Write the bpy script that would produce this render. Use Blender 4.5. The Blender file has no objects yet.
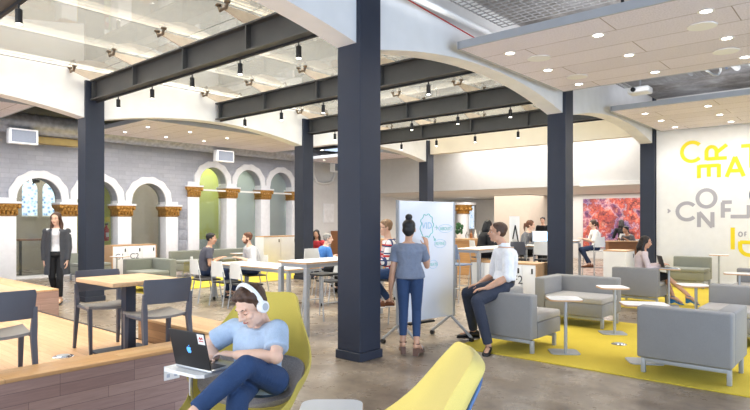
import bpy, bmesh, math, random
from mathutils import Vector, Matrix, Euler
random.seed(7)
SC = bpy.context.scene
COL = SC.collection
PI = math.pi
def R(a): return math.radians(a)
# ---------------------------------------------------------------- camera model (survey of the room)
FPX, YAW, HOR, CH = 579.4, R(41.054), 220.2, 1.6
SY, CY = math.sin(YAW), math.cos(YAW)
FW = Vector((-SY, CY, 0)); RT = Vector((CY, SY, 0))
def dp(px, d, z=0.0):
    p = FW*d + RT*((px-375)/FPX*d); return Vector((p.x, p.y, z))
def pt(px, py, d):                       # point seen at px,py at depth d
    return dp(px, d, CH-(py-HOR)*d/FPX)
def fl(px, py, z=0.0):
    return dp(px, FPX*(CH-z)/(py-HOR), z)
def onY(px, py, Y):
    r = (px-375)/FPX; d = Y/(CY+SY*r); return pt(px, py, d)
def onX(px, py, X):
    r = (px-375)/FPX; d = X/(-SY+CY*r); return pt(px, py, d)
cam = bpy.data.cameras.new('camera'); camo = bpy.data.objects.new('camera', cam); COL.objects.link(camo)
camo.location = (0, 0, CH); camo.rotation_euler = (PI/2, 0, YAW)
cam.sensor_width = 36; cam.lens = FPX/750*36; cam.shift_y = (HOR-205)/750; cam.clip_start = .05
SC.camera = camo
# ---------------------------------------------------------------- materials
def lin(c):
    c = c/255.0
    return c/12.92 if c <= .04045 else ((c+.055)/1.055)**2.4
def rgb(r, g, b): return (lin(r), lin(g), lin(b), 1)
class NT:
    def __init__(s, name):
        s.m = bpy.data.materials.new(name); s.m.use_nodes = True
        s.t = s.m.node_tree; s.n = s.t.nodes; s.l = s.t.links
        s.b = s.n['Principled BSDF']
    def node(s, typ, **kw):
        x = s.n.new(typ)
        for k, v in kw.items():
            if k in x.inputs.keys(): x.inputs[k].default_value = v
            else: setattr(x, k, v)
        return x
    def coord(s, scale=(1, 1, 1), rot=(0, 0, 0), obj=True):
        if obj: c = s.node('ShaderNodeTexCoord').outputs['Object']
        else: c = s.node('ShaderNodeNewGeometry').outputs['Position']
        mp = s.node('ShaderNodeMapping'); mp.inputs['Scale'].default_value = scale; mp.inputs['Rotation'].default_value = rot
        s.l.new(c, mp.inputs['Vector']); return mp.outputs['Vector']
    def ramp(s, fac, stops):
        r = s.node('ShaderNodeValToRGB'); e = r.color_ramp.elements
        while len(e) < len(stops): e.new(.5)
        for q, (p, c) in zip(e, stops): q.position = p; q.color = c
        s.l.new(fac, r.inputs['Fac']); return r.outputs['Color']
    def mix(s, fac, a, b, mode='MIX'):
        x = s.n.new('ShaderNodeMix'); x.data_type = 'RGBA'; x.blend_type = mode
        for k, v in ((0, fac), (6, a), (7, b)):
            if hasattr(v, 'is_output'): s.l.new(v, x.inputs[k])
            else: x.inputs[k].default_value = v
        return x.outputs[2]
    def noise(s, vec, scale, detail=4, rough=.5):
        x = s.node('ShaderNodeTexNoise'); x.inputs['Scale'].default_value = scale; x.inputs['Detail'].default_value = detail
        x.inputs['Roughness'].default_value = rough; s.l.new(vec, x.inputs['Vector']); return x.outputs['Fac']
    def bump(s, h, st=.2, dist=.01):
        x = s.node('ShaderNodeBump'); x.inputs['Strength'].default_value = st; x.inputs['Distance'].default_value = dist
        s.l.new(h, x.inputs['Height']); s.l.new(x.outputs['Normal'], s.b.inputs['Normal'])
    def color(s, o): s.l.new(o, s.b.inputs['Base Color'])
def shade(c, k): return (c[0]*k, c[1]*k, c[2]*k, 1)
MC = {}
def plain(name, c, rough=.5, metal=0, var=.12, vs=6.0, bump=0, bs=40, coat=0):
    if name in MC: return MC[name]
    t = NT(name); v = t.coord()
    n = t.noise(v, vs, 3); t.color(t.ramp(n, [(.3, shade(c, 1-var)), (.7, shade(c, 1+var*.6))]))
    t.b.inputs['Roughness'].default_value = rough; t.b.inputs['Metallic'].default_value = metal
    if coat: t.b.inputs['Coat Weight'].default_value = coat
    if bump: t.bump(t.noise(v, bs, 2), bump, .004)
    MC[name] = t.m; return t.m
def emis(name, c, s):
    if name in MC: return MC[name]
    t = NT(name); t.b.inputs['Base Color'].default_value = c; t.b.inputs['Emission Color'].default_value = c; t.b.inputs['Emission Strength'].default_value = s
    MC[name] = t.m; return t.m
def fabric(name, c, var=.18, rough=.9, sc=350):
    t = NT(name); v = t.coord(); n1 = t.noise(v, sc, 1); n2 = t.noise(v, 5, 3)
    a = t.ramp(n1, [(.3, shade(c, 1-var)), (.7, shade(c, 1+var))])
    t.color(t.mix(.5, a, t.ramp(n2, [(.3, shade(c, .94)), (.7, shade(c, 1.05))])))
    t.b.inputs['Roughness'].default_value = rough
    t.b.inputs['Sheen Weight'].default_value = .15
    t.bump(n1, .15, .002); return t.m
def cloth(name, c, var=.15, stretch=9):
    t = NT(name); v = t.coord(); n2 = t.noise(v, stretch, 4, .6); n1 = t.noise(v, 220, 1)
    t.color(t.mix(.35, t.ramp(n2, [(.3, shade(c, 1-var)), (.7, shade(c, 1+var))]), t.ramp(n1, [(.3, shade(c, .85)), (.7, shade(c, 1.15))])))
    t.b.inputs['Roughness'].default_value = .85; t.bump(n2, .55, .03); return t.m
def planks(name, c1, c2, w, l, axis='X', gap=.35, rough=.4, vert=False):
    t = NT(name)
    rot = (0, 0, 0) if axis == 'X' else (0, 0, PI/2)
    v = t.coord(obj=False)
    sep = t.node('ShaderNodeSeparateXYZ'); t.l.new(v, sep.inputs[0]); cmb = t.node('ShaderNodeCombineXYZ')
    ab = {('X', 0): ('X', 'Y'), ('Y', 0): ('Y', 'X'), ('Y', 1): ('Y', 'Z'), ('X', 1): ('X', 'Z')}[(axis, 1 if vert else 0)]
    t.l.new(sep.outputs[ab[0]], cmb.inputs['X']); t.l.new(sep.outputs[ab[1]], cmb.inputs['Y'])
    b = t.node('ShaderNodeTexBrick'); b.offset = .37; b.offset_frequency = 3
    b.inputs['Scale'].default_value = 1; b.inputs['Mortar Size'].default_value = .0012; b.inputs['Brick Width'].default_value = l; b.inputs['Row Height'].default_value = w
    b.inputs['Color1'].default_value = c1; b.inputs['Color2'].default_value = c2; b.inputs['Mortar'].default_value = shade(c2, gap); b.inputs['Bias'].default_value = 0
    t.l.new(cmb.outputs[0], b.inputs['Vector'])
    mp = t.node('ShaderNodeMapping'); mp.inputs['Scale'].default_value = (3, 40, 1); t.l.new(cmb.outputs[0], mp.inputs['Vector'])
    n = t.noise(mp.outputs[0], 1.5, 5, .6)
    t.color(t.mix(.5, b.outputs['Color'], t.ramp(n, [(.25, (.45, .42, .4, 1)), (.75, (1.0, 1.0, 1.0, 1))]), 'MULTIPLY'))
    t.b.inputs['Roughness'].default_value = rough
    t.bump(n, .08, .003); return t.m
def wood(name, c, rough=.45, sc=(2, 25, 25)):
    t = NT(name); v = t.coord(sc); n = t.noise(v, 1.6, 5, .6)
    t.color(t.ramp(n, [(.25, shade(c, .72)), (.5, c), (.8, shade(c, 1.18))])); t.b.inputs['Roughness'].default_value = rough
    t.bump(n, .06, .003); return t.m
# concrete floor
def concrete():
    t = NT('polished_concrete'); v = t.coord(obj=False)
    a = t.noise(v, .55, 8, .62); b = t.noise(v, 2.3, 8, .7); c = t.noise(v, 14, 6, .7)
    mp = t.node('ShaderNodeMapping'); mp.inputs['Scale'].default_value = (.5, 2.4, 1); t.l.new(v, mp.inputs['Vector']); s = t.noise(mp.outputs[0], .9, 7, .65)
    base = t.ramp(a, [(.32, rgb(142, 128, 114)), (.5, rgb(176, 164, 150)), (.68, rgb(200, 192, 182))])
    st = t.ramp(b, [(.34, rgb(92, 76, 64)), (.46, rgb(186, 174, 160)), (.66, rgb(236, 230, 222))])
    m = t.mix(.62, base, st, 'MULTIPLY')
    sc = t.ramp(s, [(.35, (.55, .5, .46, 1)), (.55, (1, 1, 1, 1))]); m = t.mix(.7, m, sc, 'MULTIPLY')
    m = t.mix(.25, m, t.ramp(c, [(.3, (.6, .58, .55, 1)), (.6, (1.1, 1.1, 1.1, 1))]), 'MULTIPLY')
    t.color(m)
    t.l.new(t.ramp(b, [(.3, (.36, .36, .36, 1)), (.7, (.22, .22, .22, 1))]), t.b.inputs['Roughness'])
    t.bump(c, .04, .003); return t.m
def acoustic():
    t = NT('acoustic_board'); v = t.coord(obj=False); n = t.noise(v, 60, 5, .75)
    c = rgb(240, 234, 246)
    m = t.ramp(n, [(.38, shade(c, .74)), (.5, c), (.64, shade(c, 1.08))])
    b = t.node('ShaderNodeTexBrick'); b.offset = .5; b.inputs['Scale'].default_value = 1
    b.inputs['Brick Width'].default_value = 2.4; b.inputs['Row Height'].default_value = .6; b.inputs['Mortar Size'].default_value = .006
    b.inputs['Color1'].default_value = (1, 1, 1, 1); b.inputs['Color2'].default_value = (.93, .93, .93, 1); b.inputs['Mortar'].default_value = (.42, .36, .32, 1)
    t.l.new(v, b.inputs['Vector'])
    t.color(t.mix(1, m, b.outputs['Color'], 'MULTIPLY')); t.b.inputs['Roughness'].default_value = .95
    t.bump(n, .25, .01); return t.m
def brickwall():
    t = NT('painted_brick'); v = t.coord(obj=False)
    sep = t.node('ShaderNodeSeparateXYZ'); t.l.new(v, sep.inputs[0]); cmb = t.node('ShaderNodeCombineXYZ')
    t.l.new(sep.outputs['Y'], cmb.inputs['X']); t.l.new(sep.outputs['Z'], cmb.inputs['Y'])
    b = t.node('ShaderNodeTexBrick'); b.inputs['Scale'].default_value = 1; b.inputs['Brick Width'].default_value = .42; b.inputs['Row Height'].default_value = .13; b.inputs['Mortar Size'].default_value = .008
    b.inputs['Color1'].default_value = rgb(186, 188, 196); b.inputs['Color2'].default_value = rgb(174, 176, 186); b.inputs['Mortar'].default_value = rgb(170, 173, 182)
    t.l.new(cmb.outputs[0], b.inputs['Vector']); n = t.noise(v, 9, 6, .7)
    t.color(t.mix(.3, b.outputs['Color'], t.ramp(n, [(.3, (.7, .7, .72, 1)), (.6, (1, 1, 1, 1))]), 'MULTIPLY'))
    t.b.inputs['Roughness'].default_value = .7; t.bump(t.mix(.5, n, b.outputs['Fac']), .5, .012); return t.m
def glassmat(name, tint, trans=.8, white=.1, rough=.03):
    t = NT(name); t.n.remove(t.b)
    out = t.n['Material Output']
    tr = t.node('ShaderNodeBsdfTransparent'); tr.inputs[0].default_value = tint
    gl = t.node('ShaderNodeBsdfGlossy'); gl.inputs['Roughness'].default_value = rough
    df = t.node('ShaderNodeBsdfTranslucent'); df.inputs[0].default_value = tint
    d2 = t.node('ShaderNodeBsdfDiffuse'); d2.inputs[0].default_value = tint
    ad = t.node('ShaderNodeMixShader'); ad.inputs[0].default_value = .5; t.l.new(df.outputs[0], ad.inputs[1]); t.l.new(d2.outputs[0], ad.inputs[2])
    m1 = t.node('ShaderNodeMixShader'); m1.inputs[0].default_value = white; t.l.new(tr.outputs[0], m1.inputs[1]); t.l.new(ad.outputs[0], m1.inputs[2])
    fr = t.node('ShaderNodeFresnel'); fr.inputs[0].default_value = 1.45
    m2 = t.node('ShaderNodeMixShader'); t.l.new(fr.outputs[0], m2.inputs[0]); t.l.new(m1.outputs[0], m2.inputs[1]); t.l.new(gl.outputs[0], m2.inputs[2])
    t.l.new(m2.outputs[0], out.inputs[0]); return t.m
M = dict(
 concrete=concrete(), acoustic=acoustic(), brick=brickwall(),
 white=plain('white_wall_paint', rgb(236, 235, 232), .75, var=.03), cream=plain('cream_paint', rgb(240, 232, 214), .8, var=.05, vs=1.5),
 archw=plain('arch_white_plaster', rgb(240, 240, 240), .7, var=.05, vs=3), grayw=plain('pale_grey_paint', rgb(205, 204, 202), .8, var=.03),
 beige=plain('beige_paint', rgb(196, 184, 170), .8, var=.03),
 stone=plain('white_painted_stone', rgb(242, 242, 244), .65, var=.05, vs=8, bump=.3, bs=18), gold=None,
 navy=plain('slate_navy_steel_paint', rgb(38, 45, 61), .55, var=.08, vs=4), beam=plain('charcoal_steel_paint', rgb(70, 71, 72), .45, var=.06),
 dark=plain('dark_ceiling_paint', rgb(78, 74, 70), .9, var=.3, vs=2.0), duct=plain('galvanised_duct', rgb(186, 188, 194), .42, .5, var=.25, vs=9),
 alu=plain('brushed_aluminium', rgb(196, 198, 202), .35, .7, var=.05), chrome=plain('chrome', rgb(220, 222, 226), .15, 1, var=.03), satin=plain('satin_silver_paint', rgb(176, 180, 186), .4, .3, var=.04),
 black=plain('black_plastic', rgb(24, 24, 26), .4, var=.1), blackm=plain('matt_black_metal', rgb(36, 36, 38), .55, var=.1),
 char=plain('charcoal_moulded_plastic', rgb(82, 83, 92), .5, var=.06), seatg=plain('taupe_seat_plastic', rgb(132, 128, 124), .5, var=.06),
 maple=planks('maple_planks', rgb(230, 186, 140), rgb(212, 164, 118), .075, .9, 'X'),
 mapled=planks('ledge_oak_boards', rgb(226, 186, 134), rgb(206, 158, 106), .11, 1.3, 'Y'),
 walnutY=planks('walnut_cladding_y', rgb(178, 148, 138), rgb(146, 116, 110), .085, .55, 'Y', vert=True, rough=.45),
 walnutX=planks('oak_cladding_x', rgb(188, 146, 100), rgb(166, 122, 80), .085, .7, 'X', vert=True, rough=.45),
 mapletop=wood('maple_table_wood', rgb(216, 178, 136)), bronze=plain('bronze_fitting', rgb(120, 104, 88), .4, .6), fin=plain('beige_steel_fin', rgb(222, 206, 188), .5), oak=wood('oak_wood', rgb(200, 152, 100)), edge=wood('plywood_edge', rgb(206, 164, 120)), brownw=wood('brown_wood', rgb(150, 100, 60)),
 lam=plain('white_laminate', rgb(244, 244, 244), .35, var=.02), wplas=plain('white_chair_plastic', rgb(236, 236, 234), .4, var=.03),
 sofa=fabric('grey_wool_upholstery', rgb(144, 143, 142)), sofag=fabric('sage_grey_upholstery', rgb(140, 142, 130)), sofal=fabric('light_seat_fabric', rgb(176, 172, 168)),
 yellow=fabric('mustard_upholstery', rgb(204, 184, 84), .1), paley=fabric('pale_yellow_upholstery', rgb(236, 214, 122), .08), mesh=fabric('grey_knit_pad', rgb(156, 150, 152), .4, sc=160),
 blueshell=plain('steel_blue_shell', rgb(86, 122, 180), .4, var=.05),
 red=plain('signal_red', rgb(196, 40, 34), .5), lime=plain('lime_green_paint', rgb(188, 194, 96), .7, var=.05), olive=plain('olive_yellow_paint', rgb(196, 184, 60), .7, var=.08),
 blueg=plain('blue_grey_plastic', rgb(120, 136, 164), .5), meshg=plain('grey_mesh_wire', rgb(150, 148, 146), .6), codeg=plain('code_grey', rgb(96, 98, 104), .5), letY=plain('yellow_letter_vinyl', rgb(238, 214, 30), .6, var=.02), letG=plain('grey_letter_vinyl', rgb(172, 170, 176), .6, var=.02), letB=plain('slate_letter_vinyl', rgb(110, 114, 136), .6, var=.02),
 lamp=emis('lit_lamp', (1, .97, .9, 1), 14), bulb=emis('lit_lens', (1, .96, .88, 1), 9), screen=emis('lit_screen', rgb(190, 222, 255), 1.6), tube=emis('lit_tube', (1, .98, .94, 1), 3.0),
 glassup=glassmat('glass_floor', (.97, .975, .94, 1), white=.27), glass=glassmat('clear_glass', (.93, .96, .96, 1), white=.05), frost=glassmat('frosted_glass', (.80, .88, .88, 1), white=.45, rough=.15),
)
def goldmat():
    t = NT('antique_gilding'); v = t.coord(); n = t.noise(v, 22, 5, .7)
    t.color(t.ramp(n, [(.3, rgb(110, 72, 28)), (.5, rgb(196, 142, 66)), (.75, rgb(240, 200, 124))]))
    t.b.inputs['Metallic'].default_value = .45; t.b.inputs['Roughness'].default_value = .4; t.bump(n, .9, .03); return t.m
M['gold'] = goldmat()
def rugmat():
    t = NT('yellow_carpet'); v = t.coord(obj=False); n = t.noise(v, 90, 3, .7); n2 = t.noise(v, 1.6, 5, .6)
    a = t.ramp(n, [(.3, rgb(190, 164, 34)), (.7, rgb(236, 212, 84))]); b = t.ramp(n2, [(.3, rgb(206, 182, 50)), (.7, rgb(228, 204, 74))])
    t.color(t.mix(.5, a, b)); t.b.inputs['Roughness'].default_value = .95; t.bump(n, .5, .01); return t.m
M['rug'] = rugmat()
# ---------------------------------------------------------------- mesh builder
class MB:
    def __init__(s): s.bm = bmesh.new()
    def _add(s, fn):
        b = bmesh.new(); fn(b); me = bpy.data.meshes.new('tmp'); b.to_mesh(me); b.free(); s.bm.from_mesh(me); bpy.data.meshes.remove(me); return s
    def box(s, x0, x1, y0, y1, z0, z1, bev=0, seg=2, mat=None):
        def f(b):
            bmesh.ops.create_cube(b, size=1)
            for v in b.verts: v.co = Vector(((x0+x1)/2+v.co.x*(x1-x0), (y0+y1)/2+v.co.y*(y1-y0), (z0+z1)/2+v.co.z*(z1-z0)))
            if bev: bmesh.ops.bevel(b, geom=b.edges[:], offset=bev, segments=seg, affect='EDGES', profile=.5)
            if mat is not None: bmesh.ops.transform(b, matrix=mat, verts=b.verts[:])
        return s._add(f)
    def loft(s, rings, closed=True, cap=True):
        def f(b):
            vs = [[b.verts.new(p) for p in r] for r in rings]; n = len(rings[0])
            for i in range(len(vs)-1):
                for j in range(n if closed else n-1):
                    k = (j+1) % n; b.faces.new((vs[i][j], vs[i][k], vs[i+1][k], vs[i+1][j]))
            if cap and closed: b.faces.new(vs[0][::-1]); b.faces.new(vs[-1])
            bmesh.ops.recalc_face_normals(b, faces=b.faces[:])
        return s._add(f)
    def tube(s, pts, r, seg=10, flat=1.0, smooth=0):
        pts = [Vector(p) for p in pts]
        if smooth:
            for _ in range(smooth):
                q = [pts[0]]
                for a, b in zip(pts, pts[1:]): q += [a*.75+b*.25, a*.25+b*.75]
                pts = q+[pts[-1]]
        n = len(pts); rs = r if isinstance(r, (list, tuple)) else [r]*n
        if len(rs) != n: rs = [rs[0]+(rs[-1]-rs[0])*i/(n-1) for i in range(n)]
        rings = []; prev = None
        for i, p in enumerate(pts):
            d = (pts[min(i+1, n-1)]-pts[max(i-1, 0)]).normalized()
            if prev is None:
                up = Vector((0, 0, 1)) if abs(d.z) < .9 else Vector((1, 0, 0))
                a = d.cross(up).normalized()
            else: a = (prev-d*prev.dot(d)).normalized()
            prev = a; c = d.cross(a)
            rings.append([p+a*(math.cos(t)*rs[i])+c*(math.sin(t)*rs[i]*flat) for t in [2*PI*k/seg for k in range(seg)]])
        return s.loft(rings)
    def cyl(s, p0, p1, r0, r1=None, seg=16): return s.tube([p0, p1], [r0, r0 if r1 is None else r1], seg)
    def lathe(s, prof, c=(0, 0, 0), seg=24):
        return s.loft([[Vector((c[0]+r*math.cos(2*PI*k/seg), c[1]+r*math.sin(2*PI*k/seg), c[2]+z)) for k in range(seg)] for r, z in prof])
    def ball(s, c, r, sx=1, sy=1, sz=1, mat=None, u=14, v=10):
        def f(b):
            bmesh.ops.create_uvsphere(b, u_segments=u, v_segments=v, radius=1)
            T = Matrix.Translation(Vector(c)) @ (mat.to_4x4() if mat is not None else Matrix()) @ Matrix.Diagonal((r*sx, r*sy, r*sz, 1))
            bmesh.ops.transform(b, matrix=T, verts=b.verts[:])
        return s._add(f)
    def prism(s, poly, axis, a0, a1):
        # poly in the plane of the two other axes, extruded along axis from a0 to a1
        def P(u, v, a): return Vector({'X': (a, u, v), 'Y': (u, a, v), 'Z': (u, v, a)}[axis])
        def f(b):
            A = [b.verts.new(P(u, v, a0)) for u, v in poly]; B = [b.verts.new(P(u, v, a1)) for u, v in poly]; n = len(poly)
            for i in range(n): b.faces.new((A[i], A[(i+1) % n], B[(i+1) % n], B[i]))
            b.faces.new(A[::-1]); b.faces.new(B); bmesh.ops.recalc_face_normals(b, faces=b.faces[:])
        return s._add(f)
    def xf(s, m): bmesh.ops.transform(s.bm, matrix=m, verts=s.bm.verts[:]); return s
    def build(s, name, mat, parent=None, loc=None, ang=35, smooth=True):
        me = bpy.data.meshes.new(name); s.bm.to_mesh(me); s.bm.free()
        if smooth:
            me.polygons.foreach_set('use_smooth', [True]*len(me.polygons)); me.set_sharp_from_angle(angle=R(ang))
        o = bpy.data.objects.new(name, me); COL.objects.link(o)
        for m in (mat if isinstance(mat, (list, tuple)) else [mat]): me.materials.append(m)
        if parent is not None: o.parent = parent
        if loc is not None: o.location = loc
        return o
def tag(o, label=None, cat=None, group=None, kind=None):
    if label: o['label'] = label
    if cat: o['category'] = cat
    if group: o['group'] = group
    if kind or cat: o['kind'] = kind or 'thing'
    return o
def thing(name, loc, label, cat, group=None, rz=0):
    o = bpy.data.objects.new(name, None); COL.objects.link(o); o.location = loc; o.rotation_euler = (0, 0, rz); o.empty_display_size = .1
    return tag(o, label, cat, group)
KIDS = {}
def dup(root, loc, rz=None, label=None, group=None):
    def cp(o, par):
        c = o.copy(); COL.objects.link(c)
        if par is not None: c.parent = par
        for ch in list(o.children): cp(ch, c)
        return c
    r = cp(root, None); r.location = loc
    if rz is not None: r.rotation_euler = (0, 0, rz)
    if label: r['label'] = label
    if group: r['group'] = group
    return r
def struct(name, mb, mat, parent=None, **kw):
    o = mb.build(name, mat, parent, **kw)
    if parent is None: o['kind'] = 'structure'
    return o
# ================================================================ SHELL
XR, WR, XL, WL, Y0, YS, ZS = -4.406, .359, -11.649, .364, 4.803, 5.651, 3.606
struct('floor', MB().box(-26, 8, -3, 34, -.2, 0), M['concrete'])
struct('platform', MB().box(-13.5, -4.722, -2.5, 3.09, 0.001, .29), M['maple'])
struct('trim_1', MB().box(-9.18, -6.19, 3.091, 3.115, 0.001, .296), M['blackm'])
struct('ledge_cladding', MB().box(-4.721, -4.431, -2.5, 3.56, 0.001, .502), M['walnutY'])
struct('ledge_board', MB().box(-4.73, -4.42, -2.5, 3.56, .5022, .53, bev=.004), M['mapled'])
struct('step_cladding', MB().box(-6.19, -4.733, 3.116, 3.56, 0.001, .502), M['walnutX'])
struct('step_board', MB().box(-6.19, -4.733, 3.116, 3.56, .5022, .53, bev=.004), planks('step_oak_boards', rgb(226, 186, 134), rgb(206, 158, 106), .11, 1.3, 'X'))
struct('bench_cladding', MB().box(-13.5, -9.45, 3.116, 3.5, 0.001, .525), planks('bench_cladding_pale', rgb(196, 160, 140), rgb(176, 138, 122), .085, .7, 'Y', vert=True))
struct('bench_board', MB().box(-13.5, -9.45, 3.116, 3.5, .5252, .553, bev=.004), planks('bench_oak_boards', rgb(236, 196, 146), rgb(216, 170, 120), .11, 1.3, 'X'))
struct('rug', MB().box(-4.05, 1.5, 6.15, 9.35, 0.001, .012), M['rug'])
struct('rug_far', MB().box(-4.3, 1.5, 11.0, 15.9, 0.001, .012), M['rug'])
# columns
cnames = {('R', 0): 'slate blue steel column in the middle of the room, nearest the camera', ('R', 1): 'slate steel column behind the grey lounge seats and beside the mural',
          ('R', 2): 'slate steel column at the left end of the white lettered wall', ('L', 0): 'dark blue column rising behind the wooden cafe table on the left',
          ('L', 1): 'dark blue column between the arcade windows and the big middle column', ('L', 2): 'far slate column rising behind the top of the whiteboard'}
for side, X, w, h in (('R', XR, WR, 5.2), ('L', XL, WL, 4.33)):
    for i in range(3):
        yc = Y0+YS*i+w/2
        t = thing('steel_column', (X-w/2, yc, 0), cnames[side, i], 'column', 'steel columns of the hall')
        b = w/2; MB().box(-b, b, -b, b, .1, h, bev=.006, seg=1).build('shaft', M['navy'], t)
        b += .017; MB().box(-b, b, -b, b, .001, .0998, bev=.004, seg=1).build('plinth', M['navy'], t)
# arch walls
def arch_wall(name, x0, x1, ya, yb, zs, rise, ztop, mat, n=28):
    half = (yb-ya)/2; c = (ya+yb)/2; Rr = (half*half+rise*rise)/(2*rise)
    low = []
    for k in range(n+1):
        y = ya+(yb-ya)*k/n; low.append((y, zs+math.sqrt(max(0, Rr*Rr-(y-c)**2))-(Rr-rise)))
    rings = [[Vector((x0, y, z)), Vector((x1, y, z)), Vector((x1, y, ztop)), Vector((x0, y, ztop))] for y, z in low]
    struct(name, MB().loft(rings), mat, ang=25)
for i in range(-1, 3):
    ya = Y0+YS*i+WR; yb = Y0+YS*(i+1)
    if i < 2: arch_wall('wall_arch_right', XR-WR-.001, XR-.055, ya+.002, yb-.002, ZS, .30, 5.0, M['archw'])
    ya = Y0+YS*i+WL; yb = Y0+YS*(i+1)
    if i < 2: arch_wall('wall_arch_left', XL-WL-.001, XL-.055, ya+.002, yb-.002, ZS, .29, 4.52, M['archw'])
for i in range(3):   # wall strip over each left column, seen from the hall
    y = Y0+YS*i
    struct('wall_pier_left', MB().box(XL-WL-.001, XL-.055, y, y+WL, 4.331, 4.52), M['archw'])
# --- roof light: steel beams, glass, fittings, spotlights
bl = ['nearest dark steel beam at the top left corner of the photo', 'dark steel beam running from the left blue column to the big middle column', 'dark steel beam, second behind the left blue column, ending over the whiteboard',
      'dark steel beam landing on the blue column behind the arcade table', 'farthest dark steel beam, just before the white back bulkhead']
STF = [-11.56+1.64*k for k in range(5)]; SPX = [-10.75+1.265*k for k in range(5)]
bY = [2.13, 4.98, 7.85, 10.7, 13.5]
spot0 = None; fit0 = None
for bi, y in enumerate(bY):
    t = thing('steel_beam', (-8, y, 3.95), bl[bi], 'beam', 'steel beams under the glass roof')
    x0, x1 = (-11.70, -4.77); a, b = x0+8, x1+8
    if bi in (1, 3): a, b = XL+8.003, XR-WR+8-.003
    if bi == 0: a, b = x0+8, x1+8
    MB().box(a, b, -.012, .012, .022, .358).build('web', M['beam'], t)
    MB().box(a, b, -.1, .1, .36, .385).build('top_flange', M['beam'], t)
    MB().box(a, b, -.1, .1, -.003, .02).build('bottom_flange', M['beam'], t)
    for x in STF:
        if not a < x+8 < b-.05: continue
        MB().box(x+8-.012, x+8+.012, -.095, -.0125, .0205, .3595).build('stiffener', M['beam'], t)
    MB().box(a, b, .03, .06, -.035, -.0035).build('cable_tray', M['blackm'], t)
    for k, x in enumerate(STF):
        if bi == 0 and x < -8.5: pass
        fl_ = 'glass clamp fin on the beam %s' % ['at the top left corner', 'from the left blue column', 'over the whiteboard', 'behind the arcade table', 'before the back bulkhead'][bi]
        f = thing('glass_fitting', (x, y, 4.336), fl_+', ' + ['at its far left end', 'second from its left end', 'halfway along it', 'second from its right end', 'at its right end'][k], 'glass fitting', 'spider fittings under the glass roof')
        MB().prism([(-.14, 0), (.14, 0), (.46, .10), (.46, .15), (-.46, .15), (-.46, .10)], 'X', -.012, .012).build('fin', M['fin'], f)
        for s_ in (-1, 1):
            m = MB()
            for q in (-.1, .1):
                m.tube([(0, s_*.46, .10), (q*.7, s_*.46, .09), (q, s_*.46, .16)], .022, 8)
            m.cyl((-.1, s_*.46, .16), (-.1, s_*.46, .182), .042, .042, 12); m.cyl((.1, s_*.46, .16), (.1, s_*.46, .182), .042, .042, 12)
            m.build('spider_arm', M['bronze'], f)
    for k, x in enumerate(SPX):
        lab = 'small black spotlight under the beam %s, %s' % (['at the top left corner', 'from the left blue column', 'over the whiteboard', 'behind the arcade table', 'before the back bulkhead'][bi],
              ['first from the left', 'second from the left', 'third from the left', 'fourth from the left', 'last on the right'][k])
        if spot0 is None:
            spot0 = thing('spotlight', (x, y, 3.914), lab, 'spotlight', 'spotlights under the roof beams')
            MB().cyl((0, .045, 0), (0, .045, -.05), .01).build('stem', M['blackm'], spot0)
            MB().lathe([(.02, .0), (.036, -.01), (.036, -.155), (.03, -.16)], (0, .045, -.048)).build('housing', M['black'], spot0)
            MB().lathe([(.0295, 0), (.029, -.005), (.001, -.006)], (0, .045, -.209)).build('lens', M['bulb'], spot0)
        else: dup(spot0, (x, y, 3.914), label=lab)
# glass panes between the beam lines
ge = [-11.69, -9.93, -8.29, -6.65, -4.775]
gy = [-.6, 2.13, 4.98, 7.85, 10.7, 13.5, 16.2]
cw = ['leftmost column', 'second column from the left', 'third column from the left', 'along the right arch wall']
rw = ['before the first beam', 'between beams one and two', 'between beams two and three', 'between beams three and four', 'between the last two beams', 'beyond the last beam']
for r in range(6):
    for c in range(4):
        o = MB().box(ge[c]+.008, ge[c+1]-.008, gy[r]+.008, gy[r+1]-.008, 4.522, 4.546).build('roof_glass', M['glassup'])
        tag(o, 'roof glass %s, %s' % (rw[r], cw[c]), 'glass pane', 'glass panes of the roof light')
# upper room seen through the glass
def mural_plaster():
    t = NT('old_painted_plaster'); v = t.coord(obj=False); n = t.noise(v, .9, 6, .65); n2 = t.noise(v, 3.2, 6, .7)
    a = t.ramp(n, [(.42, rgb(242, 226, 190)), (.5, rgb(224, 196, 142)), (.56, rgb(190, 120, 100)), (.64, rgb(244, 232, 206))])
    t.color(t.mix(.3, a, t.ramp(n2, [(.4, rgb(196, 150, 90)), (.6, rgb(246, 236, 214))]))); t.b.inputs['Roughness'].default_value = .85; return t.m
struct('wall_upper_left', MB().box(-13.9, -13.6, -3, 17.5, 4.53, 6.1), M['cream'])
struct('wall_upper_painted', MB().box(-13.9, -13.62, -3, 17.5, 6.101, 9.5), mural_plaster())
struct('trim_2', MB().prism([(-13.6, 6.0), (-13.5, 6.02), (-13.42, 6.12), (-13.42, 6.18), (-13.6, 6.2)], 'Y', -3, 17.5), M['cream'])
struct('wall_upper_back', MB().box(-13.59, -4.5, 17.4, 17.6, 4.53, 9.5), M['cream'])
struct('ceiling_upper', MB().box(-13.9, 2, -3, 17.6, 9.51, 9.7), M['cream'])
for q, (yc) in enumerate((4.0, 9.0, 14.0)):
    o = MB().box(-13.62, -13.5, yc-2.3, yc+2.3, 6.75, 6.81).build('strip_light', M['tube']); tag(o, 'white strip light in the room above the glass, %s' % ['nearest', 'middle one', 'farthest'][q], 'strip light', 'strip lights above the glass roof')
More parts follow.
